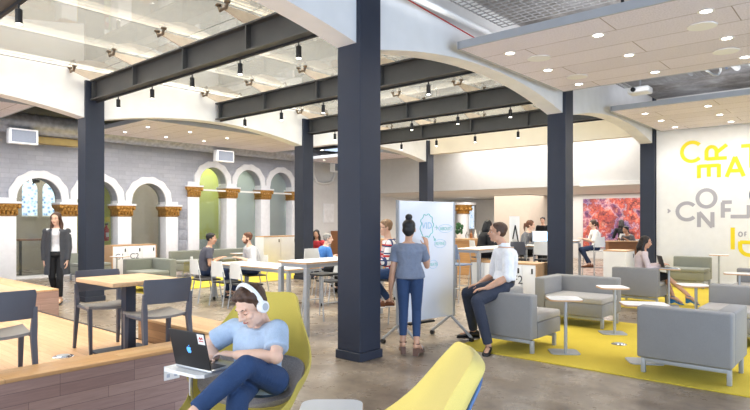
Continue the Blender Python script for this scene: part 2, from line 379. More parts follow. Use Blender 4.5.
# --- bulkheads at the back of the hall
struct('wall_bulkhead_upper', MB().box(XL+.003, XR-WR-.06, 16.25, 16.5, 3.86, 4.52), M['cream'])
struct('wall_bulkhead_lower', MB().box(-20, -3.9, 18.0, 18.25, 2.69, 4.6), M['grayw'])
struct('ceiling_back', MB().box(-20, -3.9, 18.26, 27, 2.69, 2.8), M['white'])
struct('ceiling_mid', MB().box(-16.3, -4.1, 16.51, 17.99, 4.3, 4.4), M['white'])
struct('trim_3', MB().box(-7.1, -4.8, 17.93, 17.995, 2.66, 2.78), M['white'])
struct('wall_back', MB().box(-20, -3.0, 26.5, 26.8, 0, 2.68), M['white'])
struct('wall_pillar', MB().box(-12.75, -11.1, 22.6, 24.6, 0.001, 2.68), M['beige'])
# white lettered wall
struct('wall_right', MB().box(XR+.02, 6.5, 16.2, 16.45, 0.001, 5.19), M['white'])
struct('baseboard_right', MB().box(XR+.02, 6.5, 16.18, 16.199, 0.001, .09), M['white'])
# exposed slab over the lounge + acoustic ceilings
def slab():
    t = NT('rough_slab'); v = t.coord(obj=False); n = t.noise(v, 2.2, 8, .75); n2 = t.noise(v, .8, 3)
    t.color(t.mix(.5, t.ramp(n, [(.3, rgb(60, 58, 58)), (.5, rgb(136, 132, 128)), (.7, rgb(206, 202, 198))]), t.ramp(n2, [(.4, rgb(120, 112, 104)), (.6, rgb(196, 196, 200))]))); t.bump(n, 1, .25); t.b.inputs['Roughness'].default_value = .9; return t.m
struct('ceiling_slab', MB().box(-4.4, 8.5, -3, 16.199, 4.75, 4.95), slab())
struct('wall_far_right', MB().box(6.55, 6.8, 9.0, 16.45, 0.001, 5.19), M['white'])
struct('wall_over_window', MB().box(6.55, 6.8, -3, 8.99, 3.6, 5.19), M['white'])
def soffit(name, x0, x1, y0, y1, z):
    struct(name, MB().box(x0, x1, y0, y1, z, z+.06), M['acoustic'])
    m = MB(); e = .012
    m.box(x0-e, x1+e, y0-.03, y0-.001, z-.004, z+.1); m.box(x0-e, x1+e, y1+.001, y1+.03, z-.004, z+.1); m.box(x0-.03, x0-.001, y0-.03, y1+.03, z-.004, z+.1); m.box(x1+.001, x1+.03, y0, y1, z-.004, z+.1)
    struct(name+'_edge', m, M['satin'])
soffit('ceiling_panel_right', -4.25, 5.5, 6.63, 10.0, 3.9)
soffit('ceiling_panel_far', -4.25, 5.5, 12.5, 16.15, 3.9)
soffit('ceiling_panel_left', -16.4, -13.3, 6.9, 13.2, 4.02)
soffit('ceiling_panel_corner', -16.4, -13.5, 1.5, 4.5, 4.02)
soffit('ceiling_panel_rear', -16.3, -12.4, 14.6, 16.4, 3.85)
def downlights(prefix, pts, z, group, first=[None]):
    for lab, x, y in pts:
        if first[0] is None:
            t = thing('downlight', (x, y, z), lab, 'ceiling light', group)
            MB().lathe([(.075, 0), (.105, -.001), (.108, -.007), (.075, -.009), (.075, 0)]).build('rim', M['lam'], t)
            MB().lathe([(.074, -.002), (.001, -.003)]).build('diffuser', M['lamp'], t); first[0] = t
        else: first[1:] = [dup(first[0], (x, y, z), label=lab, group=group)]
        k_ = .8 if z == 3.9 else .62; (first[-1]).scale = (k_, k_, k_)
P = lambda px, py: fl(px, py, 3.9)
dl = []
for lab, px, py in (('round downlight near the top left corner of the near acoustic ceiling', 510, 53), ('round downlight in the near acoustic ceiling, right of the first grey speaker', 548, 70), ('round downlight in the near acoustic ceiling by its front edge, left', 598, 35),
      ('round downlight in the near acoustic ceiling, middle row left', 629, 55), ('round downlight in the near acoustic ceiling, middle row right', 706, 11), ('round downlight in the near acoustic ceiling beside the round grey speaker at right', 727, 38),
      ('round downlight in the near acoustic ceiling by the cable opening, left', 655, 72), ('round downlight in the near acoustic ceiling by the cable opening, right', 745, 57), ('round downlight in the near acoustic ceiling above the second slate column', 579, 84)):
    p = P(px, py); dl.append((lab, p.x, p.y))
downlights('d', dl, 3.9, 'downlights of the near acoustic ceiling')
dl = []
for lab, px, py in (('downlight in the far acoustic ceiling, first by the arch', 645, 113.5), ('downlight in the far acoustic ceiling, second by the arch', 661, 120.5), ('downlight in the far acoustic ceiling over the wall end', 675, 127), ('downlight in the far acoustic ceiling below the hanging cables', 708, 106),
      ('downlight in the far acoustic ceiling over the yellow letter R', 720, 114.5), ('downlight in the far acoustic ceiling, nearest the lettered wall at right', 731, 121.5)):
    p = P(px, py); dl.append((lab, p.x, p.y))
downlights('d', dl, 3.9, 'downlights of the far acoustic ceiling')
dl = []; nm = ['first', 'second', 'third', 'fourth', 'fifth', 'sixth', 'seventh', 'eighth', 'ninth']
for k, (px, py) in enumerate(((125, 132), (148, 127), (145, 141), (166, 137), (182, 145), (190, 132), (204, 141), (227, 138), (107, 136))):
    p = fl(px, py, 4.02); dl.append(('small downlight in the left ceiling by the arcade, %s of nine' % nm[k], p.x, p.y))
downlights('d', dl, 4.02, 'downlights of the left acoustic ceiling')
dl = [('downlight above the tall table at the left aisle end, %s' % q, *fl(px, py, 3.85).xy) for q, px, py in (('upper one', 322, 150), ('middle one', 323, 155.5), ('lower one', 324, 160))]
downlights('d', dl, 3.85, 'downlights at the end of the left aisle')
for lab, px, py in (('round grey ceiling speaker nearest the arch wall', 539, 58), ('round grey ceiling speaker at the back edge of the near ceiling', 577, 76.5), ('big round grey ceiling speaker at the right', 702, 26), ('round grey ceiling speaker near the right frame edge', 726, 51)):
    p = P(px, py)
    t = thing('ceiling_speaker', (p.x, p.y, 3.9), lab, 'speaker', 'round ceiling speakers')
    MB().lathe([(.155, -.0005), (.162, -.003), (.16, -.01), (.15, -.01)]).build('rim', M['lam'], t); MB().lathe([(.15, -.004), (.1, -.008), (.001, -.009)]).build('grille', plain('speaker_grille', rgb(186, 186, 186), .7), t)
# wire mesh, pipes and cables in the openings
def grid(x0, x1, y0, y1, z, st=.11):
    m = MB(); x = x0
    while x <= x1: m.box(x-.006, x+.006, y0, y1, z-.006, z+.006); x += st
    y = y0
    while y <= y1: m.box(x0, x1, y-.006, y+.006, z-.018, z-.007); y += st
    return m
o = grid(-4.15, -2.3, 4.6, 7.6, 4.42).build('mesh_deck', M['meshg']); tag(o, 'wire mesh ceiling deck above the front edge of the near acoustic ceiling', 'wire mesh')
o = grid(-4.15, -2.6, 9.6, 12.9, 4.45).build('mesh_deck', M['meshg']); tag(o, 'wire mesh ceiling deck in the opening between the two acoustic ceilings', 'wire mesh')
o = MB().tube([(-4.25, 3.0, 4.3), (-4.25, 8.8, 4.3)], .04).build('ceiling_pipe', M['white']); tag(o, 'white pipe running along the top of the arch wall', 'pipe')
o = MB().tube([(-4.452, 3.6, 4.5), (-4.452, 9, 4.15)], .008).build('red_cable', M['red']); tag(o, 'thin red cable on the upper arch wall', 'cable')
t = thing('hanging_lamp', (-3.0, 6.2, 4.25), 'white tube light hanging under the wire mesh deck', 'lamp')
MB().box(-.5, .5, -.05, .05, 0, .05, bev=.01).build('housing', M['satin'], t); MB().cyl((.3, 0, .05), (.3, 0, .499), .012).build('rod', M['blackm'], t)
o = MB().cyl((-2.2, 6.8, 3.961), (-2.2, 6.8, 4.749), .018).build('hanger_rod', M['blackm']); tag(o, 'black hanger rod in front of the wire mesh deck', 'rod')
rr = random.Random(3)
for k in range(9):
    x = -3.9+k*.26; m = MB(); p = [(x+rr.uniform(-.15, .15)+.14*j, 11.3+rr.uniform(-.7, .8), (4.7 if j in (0, 4) else 4.45+rr.uniform(-.4, .25))) for j in range(5)]
    o = m.tube(p, .02, 6, smooth=2).build('loose_cable', M['blueshell'] if k % 3 == 0 else M['blackm'] if k % 3 == 1 else M['satin'])
    tag(o, '%s cable looped in the ceiling opening, %s from the left' % (['blue', 'black', 'grey'][k % 3], nm[k]), 'cable', 'cables in the ceiling opening')
t = thing('projector', (*fl(640, 90, 4.2).xy, 4.12), 'white ceiling projector hanging in the opening between the acoustic ceilings', 'projector')
MB().box(-.2, .2, -.16, .16, 0, .13, bev=.03).build('case', M['lam'], t); MB().cyl((0, 0, .13), (0, 0, .629), .02).build('rod', M['satin'], t); MB().cyl((-.08, -.16, .07), (-.08, -.19, .07), .045).build('lens', M['black'], t)
for k, (x, lab) in enumerate(((-2.2, 'thick white pipe across the ceiling opening at right'), (-1.75, 'thin white pipe across the ceiling opening at the right frame edge'), (-3.0, 'grey conduit across the ceiling opening'))):
    o = MB().tube([(x, 9.0, 4.60), (x+.1, 13.2, 4.58)], .06-.015*k).build('ceiling_pipe', M['white'] if k < 2 else M['satin']); tag(o, lab, 'pipe')
for k in range(5):
    o = MB().box(-4.3, 6, 3.0+k*.9, 3.16+k*.9, 4.62, 4.7495).build('ceiling_joist', bpy.data.materials['rough_slab'])
    tag(o, 'rough concrete joist in the exposed ceiling, %s from the front' % nm[k], 'joist', 'joists in the exposed ceiling')
# ================================================================ LEFT ARCADE WALL
AX = -17.5
def arcade_bay(ya, yb, spring, ztop, n=24):
    c = (ya+yb)/2; r = (yb-ya)/2
    rings = []
    for k in range(n+1):
        a = PI-PI*k/n; y = c+r*math.cos(a); z = spring+r*math.sin(a)
        rings.append([Vector((AX-.45, y, z)), Vector((AX, y, z)), Vector((AX, y, ztop)), Vector((AX-.45, y, ztop))])
    struct('wall_arcade', MB().loft(rings), M['brick'], ang=25)
def surround(ya, yb, spring, label, w=.19):
    c = (ya+yb)/2; r = (yb-ya)/2; n = 26; t = thing('arch_surround', (AX, c, spring), label, 'arch', 'white arches of the left arcade')
    m = MB()
    rings = []
    for k in range(n+1):
        a = PI-PI*k/n; ro = r+w+(.022 if (k//2) % 2 else 0)
        if k in (0, n): ro = r+w
        y, z = math.cos(a), math.sin(a)
        rings.append([Vector((.002, r*y*.985, r*z*.985)), Vector((.07, r*y*.985, r*z*.985)), Vector((.07, ro*y, ro*z)), Vector((.002, ro*y, ro*z))])
    m.loft(rings); m.build('voussoirs', M['stone'], t, ang=20, smooth=False)
def pilaster(y, cz0, cz1, spring, label):
    t = thing('pilaster', (AX, y, 0), label, 'pillar', 'gilded pillars of the left arcade'); w = .21
    MB().box(-.45, .05, -w, w, .001, cz0-.001, bev=.008).build('shaft', M['stone'], t)
    m = MB(); m.loft([[Vector((-.45, -a, z)), Vector((b, -a, z)), Vector((b, a, z)), Vector((-.45, a, z))] for z, a, b in ((cz0, .20, .05), (cz0+.05, .25, .10), (cz0+.07, .21, .06), (cz0+.2, .23, .09), (cz1-.07, .29, .14), (cz1-.02, .30, .15), (cz1, .30, .15))])
    h = cz1-cz0
    for row, zz in ((0, .32), (1, .62)):
        for k in range(5):
            yy = -.2+.1*k+(.05 if row else 0)
            if yy > .24: continue
            m.ball((.1+.03*row, yy, cz0+h*zz), .05, .6, .8, 1.4, u=8, v=6); m.ball((.13+.03*row, yy, cz0+h*zz+.06), .03, u=8, v=6)
    for s_ in (-1, 1): m.ball((.13, s_*.25, cz1-.08), .06, .9, .9, .9, u=10, v=8)
    m.build('capital', M['gold'], t, ang=50)
    MB().box(-.45, .18, -.31, .31, cz1+.001, cz1+.06, bev=.012).build('impost', M['stone'], t)
    if spring-cz1 > .075: MB().box(-.45, .06, -w, w, cz1+.061, spring).build('stilt', M['stone'], t)
g1 = [3.62, 5.19, 6.75, 8.36, 9.93]; g2 = [10.73, 12.24, 13.76, 15.28]
pn = ['beyond the left frame edge', 'at the left frame edge, left of the walking woman', 'right behind the walking woman', 'just right of the dark blue column', 'lower one beside the grey brick pier',
      'higher one left of the lime green arch', 'between the lime green arch and the frosted arch', 'between the two frosted arches', 'last one before the plain white wall']
for k, y in enumerate(g1[1:]): pilaster(y, 1.71, 2.04, 2.2, 'white pillar with gilded capital, '+pn[k+1])
for k, y in enumerate(g2): pilaster(y, 2.38, 2.72, 2.9, 'tall white pillar with gilded capital, '+pn[k+5])
an = ['white round arch over the walking woman', 'white round arch half hidden by the dark blue column', 'white round arch over the beige panelled niche',
      'white round arch over the lime green niche', 'white round arch over the first frosted glass niche', 'white round arch over the second frosted niche']
q = 0
for G, sp in ((g1[1:], 2.2), (g2, 2.9)):
    for a, b in zip(G, G[1:]):
        arcade_bay(a+.21, b-.21, sp, 4.3); surround(a+.21, b-.21, sp, an[q]); q += 1
for a, b, z in ((2.0, g1[1]-.212, 0), (g1[-1]+.212, g2[0]-.212, 0)): struct('wall_arcade', MB().box(AX-.45, AX-.002, a, b, z, 4.3), M['brick'])
for y, z in [(y, 2.201) for y in g1[1:]]+[(y, 2.901) for y in g2]: struct('wall_arcade', MB().box(AX-.45, AX-.001, y-.211, y+.211, z, 4.3), M['brick'])
for k in range(4):   # rough stone quoins on the pier
    struct('trim_4', MB().box(AX-.001, AX+.02, 10.2, 10.46+.05*(k % 2), .6+k*.35, .93+k*.35, bev=.01), plain('grey_quoin', rgb(160, 162, 170), .8, var=.2, vs=12, bump=.5))
struct('wall_left_plain', MB().box(AX-.3, AX, 15.5, 26.5, 0.001, 4.3), M['white'])
struct('ceiling_left', MB().box(-21, XL-WL-.01, -3, 18, 4.75, 4.9), M['dark'])
# glazing and rooms behind
win = 1
for G, zt, mt in ((g1[1:], 2.76, ['glass', 'glass', 'glass']), (g2, 3.46, ['glass', 'frost', 'frost'])):
    for (a, b), mm in zip(zip(G, G[1:]), mt):
        c = (a+b)/2; r = (b-a)/2-.212; sp = zt-.56
        poly = [(c-r, .06), (c+r, .06)]+[(c+r*math.cos(PI*k/16), sp+r*math.sin(PI*k/16)) for k in range(17)]
        o = MB().prism(poly, 'X', AX-.35, AX-.335).build('window_%d' % win, M[mm]); o['kind'] = 'structure'; win += 1
        struct('sill_%d' % (win-1), MB().box(AX-.44, AX-.02, a+.213, b-.213, .001, .06), M['white'])
struct('wall_behind_arcade', MB().box(-20.9, -20.6, 2, 26.5, 0.001, 4.3), plain('room_grey_beige', rgb(186, 178, 168), .8, var=.04))
struct('wall_partition_olive', MB().box(-20.55, -18.2, 7.6, 7.7, 0.001, 4.3), M['olive'])
struct('wall_partition_lime', MB().box(-19.4, -19.3, 7.75, 9.0, 0.001, 4.3), M['lime'])
struct('wall_niche_beige', MB().box(-18.75, -18.65, 9.1, 10.4, 0.001, 4.3), plain('beige_niche_panel', rgb(206, 190, 172), .6, var=.04))
struct('wall_niche_lime', MB().box(-18.9, -18.8, 10.6, 13.0, 0.9, 4.3), M['lime'])
struct('wall_niche_low', MB().box(-18.9, -18.8, 10.6, 13.0, 0.001, .899), plain('grey_teal_panel', rgb(178, 188, 186), .6, var=.04))
struct('wall_niche_white', MB().box(-19.6, -19.5, 13.05, 16.0, 0.001, 4.3), M['white'])
for k, y in enumerate((6.75, 7.35)):
    t = thing('stained_window', (-20.59, y, 1.75), 'blue white stained glass window in the room behind the walking woman, %s' % ['left one', 'right one'][k], 'window', 'stained windows behind the arcade')
    poly = [(-.22, 0), (.22, 0), (.22, .85)]+[(.22*math.cos(PI*j/10), .85+.25*math.sin(PI*j/10)) for j in range(1, 10)]+[(-.22, .85)]
    tt = NT('stained_glass%d' % k); vo = tt.node('ShaderNodeTexVoronoi'); vo.inputs['Scale'].default_value = 9; tt.l.new(tt.coord(), vo.inputs['Vector'])
    cc = tt.ramp(vo.outputs['Distance'], [(.1, rgb(90, 130, 190)), (.4, rgb(200, 225, 245)), (.7, rgb(240, 248, 255))]); tt.color(cc); tt.l.new(cc, tt.b.inputs['Emission Color']); tt.b.inputs['Emission Strength'].default_value = .9
    MB().prism(poly, 'X', 0, .02).build('pane', tt.m, t); MB().box(.021, .04, -.24, .24, -.05, -.005).build('sill', M['white'], t)
for k, (y, z) in enumerate(((6.25, 2.75), (6.6, 2.95))):
    t = thing('spot_lamp', (-18.6, y, z), 'lit black spot lamp hanging in the room behind the walking woman, %s' % ['left one', 'right one'][k], 'lamp', 'spot lamps behind the arcade')
    MB().cyl((0, 0, .03), (0, 0, 1.3), .01).build('rod', M['blackm'], t); MB().tube([(0, .1, .0), (0, -.02, 0), (0, -.12, -.03)], [.05, .07, .09]).build('head', M['black'], t); MB().ball((0, -.125, -.03), .075, 1, .3, 1).build('lens', M['lamp'], t)
t = thing('high_table', (-18.9, 6.35, 0), 'brown high table in the room behind the walking woman', 'table')
MB().box(-.3, .3, -.5, .5, 1.0, 1.05).build('table_top', M['brownw'], t)
for s_ in (-1, 1): MB().box(-.03, .03, s_*.4-.03, s_*.4+.03, .001, .999).build('leg', M['blackm'], t)
t = thing('fire_extinguisher', (-18.4, 8.22, .95), 'red fire extinguisher with a yellow sign seen beside the dark blue column', 'fire extinguisher')
MB().lathe([(.001, 0), (.07, 0), (.075, .03), (.075, .36), (.03, .45), (.025, .5)]).build('bottle', M['red'], t); MB().box(-.03, .06, -.03, .03, .5, .55).build('valve', M['black'], t); MB().box(.08, .085, -.07, .07, .6, .75).build('sign', M['letY'], t); MB().box(.076, .08, -.05, .05, .12, .26).build('label', M['lam'], t)
o = MB().box(AX+.1, AX+.12, 10.7, 15.3, 2.6, 2.66).build('rail', M['white']); o['label'] = 'white rail running across the tall arches at capital height'; o['category'] = 'rail'
# duct and grilles
t = thing('air_duct', (-16.75, 9.5, 4.12), 'round silver spiral air duct along the top of the arcade wall', 'air duct')
m = MB(); m.tube([(0, -8, 0), (0, 8.2, 0)], .27, 20); m.build('pipe', M['duct'], t)
for k in range(54):
    y = -6.9+k*.28; MB().tube([(0, y, 0), (0, y+.02, 0)], .277, 20).build('seam', M['duct'], t)
def louv():
    t = NT('grille_louvres'); v = t.coord(); w = t.node('ShaderNodeTexWave'); w.inputs['Scale'].default_value = 22; w.bands_direction = 'Z'; t.l.new(v, w.inputs['Vector'])
    t.color(t.ramp(w.outputs['Fac'], [(.3, rgb(96, 104, 120)), (.7, rgb(150, 158, 172))])); return t.m
LV = louv()
for y, lab in ((onX(23, 137, -16.4).y, 'grey grille box under the duct above the walking woman'), (11.22, 'grey grille box under the duct above the lime green arch'), (16.6, 'grey grille box at the far end of the duct')):
    t = thing('duct_grille', (-16.4, y, 3.72), lab, 'vent grille', 'duct grilles')
    MB().box(-.15, .08, -.33, .33, -.19, .19, bev=.01).build('frame', M['lam'], t); MB().box(.081, .09, -.28, .28, -.15, .15).build('louvres', LV, t)
o = MB().box(-17.2, -16.9, 5.4, 6.95, 3.66, 3.84).build('yellow_duct_liner', plain('amber_duct_liner', rgb(172, 148, 84), .5)); tag(o, 'amber yellow strip of duct under the silver duct', 'duct strip')
for k, (x, z) in enumerate(((-15.5, 4.45), (-14.5, 4.5), (-13.2, 4.4), (-12.6, 4.55))):
    o = MB().tube([(x, 0, z), (x, 17, z)], .035+.01*(k % 2)).build('ceiling_pipe', M['satin'] if k % 2 else M['duct']); tag(o, 'grey ceiling pipe over the left aisle, %s' % ['nearest the arcade', 'second from the arcade', 'third from the arcade', 'nearest the hall arches'][k], 'pipe', 'ceiling pipes over the left aisle')
m = MB(); o = m.tube([(-17.42, 16.2, 4.2), (-17.42, 16.2, 3.2), (-17.42, 16.9, 3.1), (-17.42, 17.4, 3.3), (-17.42, 17.4, 4.2)], .06, smooth=1).build('wall_pipe', M['white']); tag(o, 'white bent pipe on the plain white wall past the arcade', 'pipe')
t = thing('wall_display', (AX+.01, 17.1, 1.5), 'white lit panel on the plain white wall behind the man in blue', 'screen')
MB().box(0, .04, -.3, .3, 0, .8).build('frame', M['lam'], t); MB().box(.0405, .045, -.27, .27, .03, .77).build('panel', plain('bright_panel', rgb(250, 250, 250), .3), t)
o = MB().box(-17.45, -16.95, 17.2, 19.2, 0.001, 1.15).build('wood_cabinet', M['brownw']); tag(o, 'brown wooden cabinet at the end of the left aisle', 'cabinet')
struct('rug_left', MB().box(-14.6, -12.05, 6.2, 12.2, 0.001, .012), M['rug'])
# ================================================================ BACKGROUND OF THE HALL
def muralmat():
    t = NT('abstract_mural'); v = t.coord(obj=False); n = t.noise(v, 1.7, 5, .65); n2 = t.noise(v, 4.2, 6, .75); n3 = t.noise(v, .8, 2, .5)
    a = t.ramp(n, [(.36, rgb(40, 28, 70)), (.43, rgb(70, 80, 160)), (.47, rgb(200, 205, 225)), (.50, rgb(150, 50, 66)), (.56, rgb(220, 120, 90)), (.60, rgb(50, 28, 44)), (.70, rgb(150, 80, 90))])
    b = t.ramp(n2, [(.36, rgb(30, 22, 34)), (.47, rgb(150, 62, 62)), (.56, rgb(210, 130, 110)), (.66, rgb(246, 226, 214))])
    m = t.mix(.5, a, b); m = t.mix(.5, m, t.ramp(n3, [(.4, rgb(150, 110, 190)), (.55, rgb(255, 190, 170))]), 'MULTIPLY'); t.color(m); t.b.inputs['Roughness'].default_value = .5; return t.m
a = onY(583, 199, 24.2); b = onY(641, 248, 24.2)
struct('wall_mural', MB().box(-9.9, -3.5, 24.25, 24.45, 0.001, 2.68), M['grayw'])
o = MB().box(a.x, -4.6, 24.2, 24.2499, .45, a.z).build('mural', muralmat()); tag(o, 'big dark red and violet abstract mural on the back wall between the slate columns', 'mural')
# far counter, gilded column, easel
p = onY(463, 215, 24); t = thing('gilded_column', (p.x, p.y, 0), 'distant white column with a gilded capital right of the whiteboard', 'column')
MB().cyl((0, 0, .001), (0, 0, 1.9), .3, .28, 20).build('shaft', M['stone'], t)
m = MB().lathe([(.28, 1.9), (.36, 1.94), (.3, 1.98), (.36, 2.15), (.46, 2.3), (.46, 2.34)])
for k in range(10): m.ball((.38*math.cos(k*PI/5), .38*math.sin(k*PI/5), 2.14), .09, u=8, v=6)
m.build('capital', M['gold'], t, ang=50); MB().box(-.46, .46, -.46, .46, 2.341, 2.45).build('impost', M['stone'], t)
p = onY(470, 220, 26.4); t = thing('stained_window', (p.x, 26.4, 1.1), 'small stained glass window beside the distant gilded column', 'window')
MB().box(-.3, .3, 0, .04, 0, 1.3).build('frame', M['white'], t); MB().box(-.24, .24, -.02, -.001, .06, 1.24).build('pane', bpy.data.materials['stained_glass0'], t)
p0 = dp(452, 17.2); p1 = dp(489, 17.2)
t = thing('wood_counter', ((p0.x+p1.x)/2, (p0.y+p1.y)/2, 0), 'honey wood counter right of the whiteboard in the background', 'counter', rz=math.atan2(p1.y-p0.y, p1.x-p0.x))
w = (p1-p0).length/2; MB().box(-w, w, -.3, .3, .001, 1.0).build('body', M['oak'], t); MB().box(-w-.03, w+.03, -.34, .34, 1.0005, 1.06).build('worktop', M['edge'], t)
for k in range(5):
    q = dp(467+4.2*k, 17.2, 1.061); o = MB().lathe([(.001, 0), (.045, 0), (.05, .1+.03*(k % 2)), (.02, .16), (.02, .2+.03*(k % 3))], seg=10).build('bottle', [M['glass'], M['brownw'], M['white']][k % 3], loc=q)
    tag(o, 'small bottle on the honey wood counter, %s' % ['first from the left', 'second', 'third', 'fourth', 'last beside the beige pillar'][k], 'bottle', 'bottles on the wood counter')
q = dp(459, 17.1, 1.061); t = thing('potted_plant', q, 'green potted plant on the wood counter beside the whiteboard edge', 'plant')
MB().lathe([(.001, 0), (.06, 0), (.08, .12)]).build('pot', M['white'], t); m = MB(); r_ = random.Random(2)
for k in range(26): a = r_.uniform(0, 6.3); e = r_.uniform(.05, .16); m.ball((e*.7*math.cos(a), e*.7*math.sin(a), r_.uniform(.16, .44)), .042, 1, .5, 1.2, u=8, v=6)
m.build('foliage', plain('leaf_green', rgb(44, 92, 52), .6), t)
p0 = dp(383, 17.5); p1 = dp(399, 17.5)
t = thing('wood_counter', ((p0.x+p1.x)/2, (p0.y+p1.y)/2, 0), 'brown counter behind the man in the plaid shirt', 'counter', rz=math.atan2(p1.y-p0.y, p1.x-p0.x))
MB().box(-1.2, .8, -.3, .3, .001, .98).build('body', M['oak'], t); MB().box(-1.23, .83, -.34, .34, .981, 1.04).build('worktop', M['edge'], t)
q = dp(515, 17.0); t = thing('easel', q, 'black easel carrying a white pad before the pale pillar', 'easel', rz=YAW)
MB().box(-.17, .13, -.02, .0, .85, 1.72).build('pad', M['lam'], t)
for a in ((-.26, 0, -.02), (.26, 0, -.02), (0, 0, .4)): MB().tube([(a[0], a[2]-.03, .002), (0, -.03, 1.45)], .018, 8).build('leg', M['blackm'], t)
# ================================================================ FURNITURE
def merge(*a): return a
# ---- charcoal cafe chair, faces local +Y
def cafe_chair(loc, rz, label):
    t = thing('cafe_chair', loc, label, 'chair', 'charcoal cafe chairs on the platform', rz)
    m = MB(); n = 8; top = []; 
    def seat_z(x, y): return .455+.02*(abs(x)/.21)**2-.012*math.cos(y*6)
    rings = []
    for i in range(n+1):
        y = -.19+.40*i/n; w = .20+.022*i/n
        up = [Vector((w*(-1+2*j/8), y, seat_z(w*(-1+2*j/8), y))) for j in range(9)]
        lo = [p-Vector((0, 0, .022)) for p in reversed(up)]
        rings.append(up+lo)
    m.loft(rings); m.build('seat', M['seatg'], t, ang=50)
    # back: one moulded panel with a gap over the seat
    m = MB(); rings = []
    for i in range(7):
        z = .575+.215*i/6; w = .205+.018*i/6; yb = -.205-.075*(z-.45)
        ins = .0 if i < 6 else .012
        f = [Vector(((w-ins)*(-1+2*j/10), yb-.02-.035*(1-((-1+2*j/10)**2)), z)) for j in range(11)]
        b = [p+Vector((0, .02, 0)) for p in reversed(f)]
        rings.append(f+b)
    m.loft(rings); m.build('backrest', M['char'], t, ang=50)
    for s in (-1, 1):
        # rear leg runs up into the side of the backrest
        pts = [(s*.215, -.275, 0.001), (s*.205, -.215, .43), (s*.207, -.222, .52), (s*.212, -.235, .66)]
        MB().loft([[Vector((p[0]+dx*w, p[1]+dy*d, p[2])) for dx, dy in ((-1, -1), (1, -1), (1, 1), (-1, 1))] for p, w, d in zip(pts, (.013, .02, .02, .014), (.016, .026, .022, .012))]).build('leg', M['char'], t, ang=40)
        pts = [(s*.20, .20, 0.001), (s*.205, .185, .40), (s*.205, .18, .452)]
        MB().loft([[Vector((p[0]+dx*w, p[1]+dy*d, p[2])) for dx, dy in ((-1, -1), (1, -1), (1, 1), (-1, 1))] for p, w, d in zip(pts, (.012, .018, .018), (.014, .024, .024))]).build('leg', M['char'], t, ang=40)
        MB().box(s*.205-.012, s*.205+.012, -.2, .185, .425, .452, bev=.004).build('side_rail', M['char'], t)
    return t
def cafe_table(x, y, z, label):
    t = thing('cafe_table', (x, y, z), label, 'table', 'wooden cafe tables on the platform')
    MB().box(-.40, .40, -.34, .34, .70, .74, bev=.004).build('table_top', M['mapletop'], t)
    MB().box(-.05, .05, -.05, .05, .021, .675).build('post', M['navy'], t)
    MB().box(-.3, .3, -.25, .25, .0005, .02, bev=.004).build('base_plate', M['navy'], t); MB().box(-.2, .2, -.2, .2, .676, .6995).build('mounting_plate', M['blackm'], t)
    return t
PZ = .2905
cafe_table(-5.60, 2.72, PZ, 'wooden cafe table with two charcoal chairs before the dark blue column')
cafe_table(-5.66, 1.36, PZ, 'wooden cafe table cut by the left frame edge')
cafe_chair((-5.93, 2.64, PZ), R(-96), 'charcoal chair left of the wooden table, seen from its front')
cafe_chair((-5.02, 2.70, PZ), R(86), 'charcoal chair right of the wooden table, back turned to the laptop')
cafe_chair((-5.04, 1.42, PZ), R(84), 'charcoal chair at the left frame edge, back to the camera')
def floor_box(p, label):
    t = thing('floor_socket', p, label, 'floor socket', 'round floor sockets')
    MB().lathe([(.001, .012), (.06, .012), (.062, .004), (.085, .004), (.095, .0005), (.001, .0005)][::-1]).build('rim', M['chrome'], t); MB().lathe([(.058, .0125), (.001, .0135)]).build('lid', M['satin'], t)
floor_box(fl(66, 357.5, PZ)+Vector((-.07, .0, 0)), 'round metal floor socket on the wooden platform')
floor_box(fl(619, 344, .013), 'round metal floor socket on the yellow carpet')
# outlet on the platform front
p = onX(171.5, 372, -4.43); t = thing('wall_outlet', (-4.43, p.y, p.z), 'white power outlet on the wooden platform front, under the laptop table', 'outlet')
MB().box(.0005, .008, -.07, .07, -.06, .06, bev=.003).build('plate', M['lam'], t)
for dy in (-.034, .034):
    for dz in (-.024, .024): MB().box(.0082, .010, dy-.014, dy+.014, dz-.014, dz+.014, bev=.001).build('socket', plain('outlet_grey', rgb(190, 196, 210), .5), t)
# ---- lounge sofas: faces local +Y, back at -Y, optional arm
def sofa(loc, rz, label, arm=1, w=.86, d=.82, mat='sofa', group='grey one armed lounge seats'):
    t = thing('lounge_sofa', loc, label, 'sofa', group, rz)
    h = w/2; th = .17
    MB().box(-h, h, -d/2, -d/2+th, .17, .70, bev=.025, seg=3).build('backrest', M[mat], t)
    if arm: MB().box(min(arm*h, arm*(h-th)), max(arm*h, arm*(h-th)), -d/2+th+.002, d/2, .17, .70, bev=.025, seg=3).build('armrest', M[mat], t)
    a, b = (-h, h-th-.002) if arm > 0 else (-h+th+.002, h) if arm < 0 else (-h, h)
    MB().box(a, b, -d/2+th+.002, d/2+.01, .17, .36, bev=.015).build('seat_base', M[mat], t)
    MB().box(a+.003, b-.003, -d/2+th+.004, d/2+.015, .3605, .45, bev=.025, seg=3).build('seat_cushion', M['sofal'] if mat == 'sofa' else M[mat], t)
    for s in (-1, 1): MB().box(-h+.06, h-.06, s*(d/2-.1)-.02, s*(d/2-.1)+.02, .115, .155, bev=.003).build('rail', M['satin'], t)
    MB().box(-h+.2, h-.2, -d/2+.12, d/2-.12, .1555, .1695).build('under_board', M['black'], t)
    for sx in (-1, 1):
        for sy in (-1, 1): MB().box(sx*(h-.04)-.02, sx*(h-.04)+.02, sy*(d/2-.1)-.025, sy*(d/2-.1)+.025, .0005, .154, bev=.003).build('leg', M['satin'], t)
    return t
RZ = .0125
sofa((-3.42, 6.74, RZ), 0, 'grey lounge seat the man in the white shirt sits on', -1, w=.68)
sofa((-3.54, 8.87, RZ), PI, 'grey lounge seat with open front beside the slate column', 1, w=1.05)
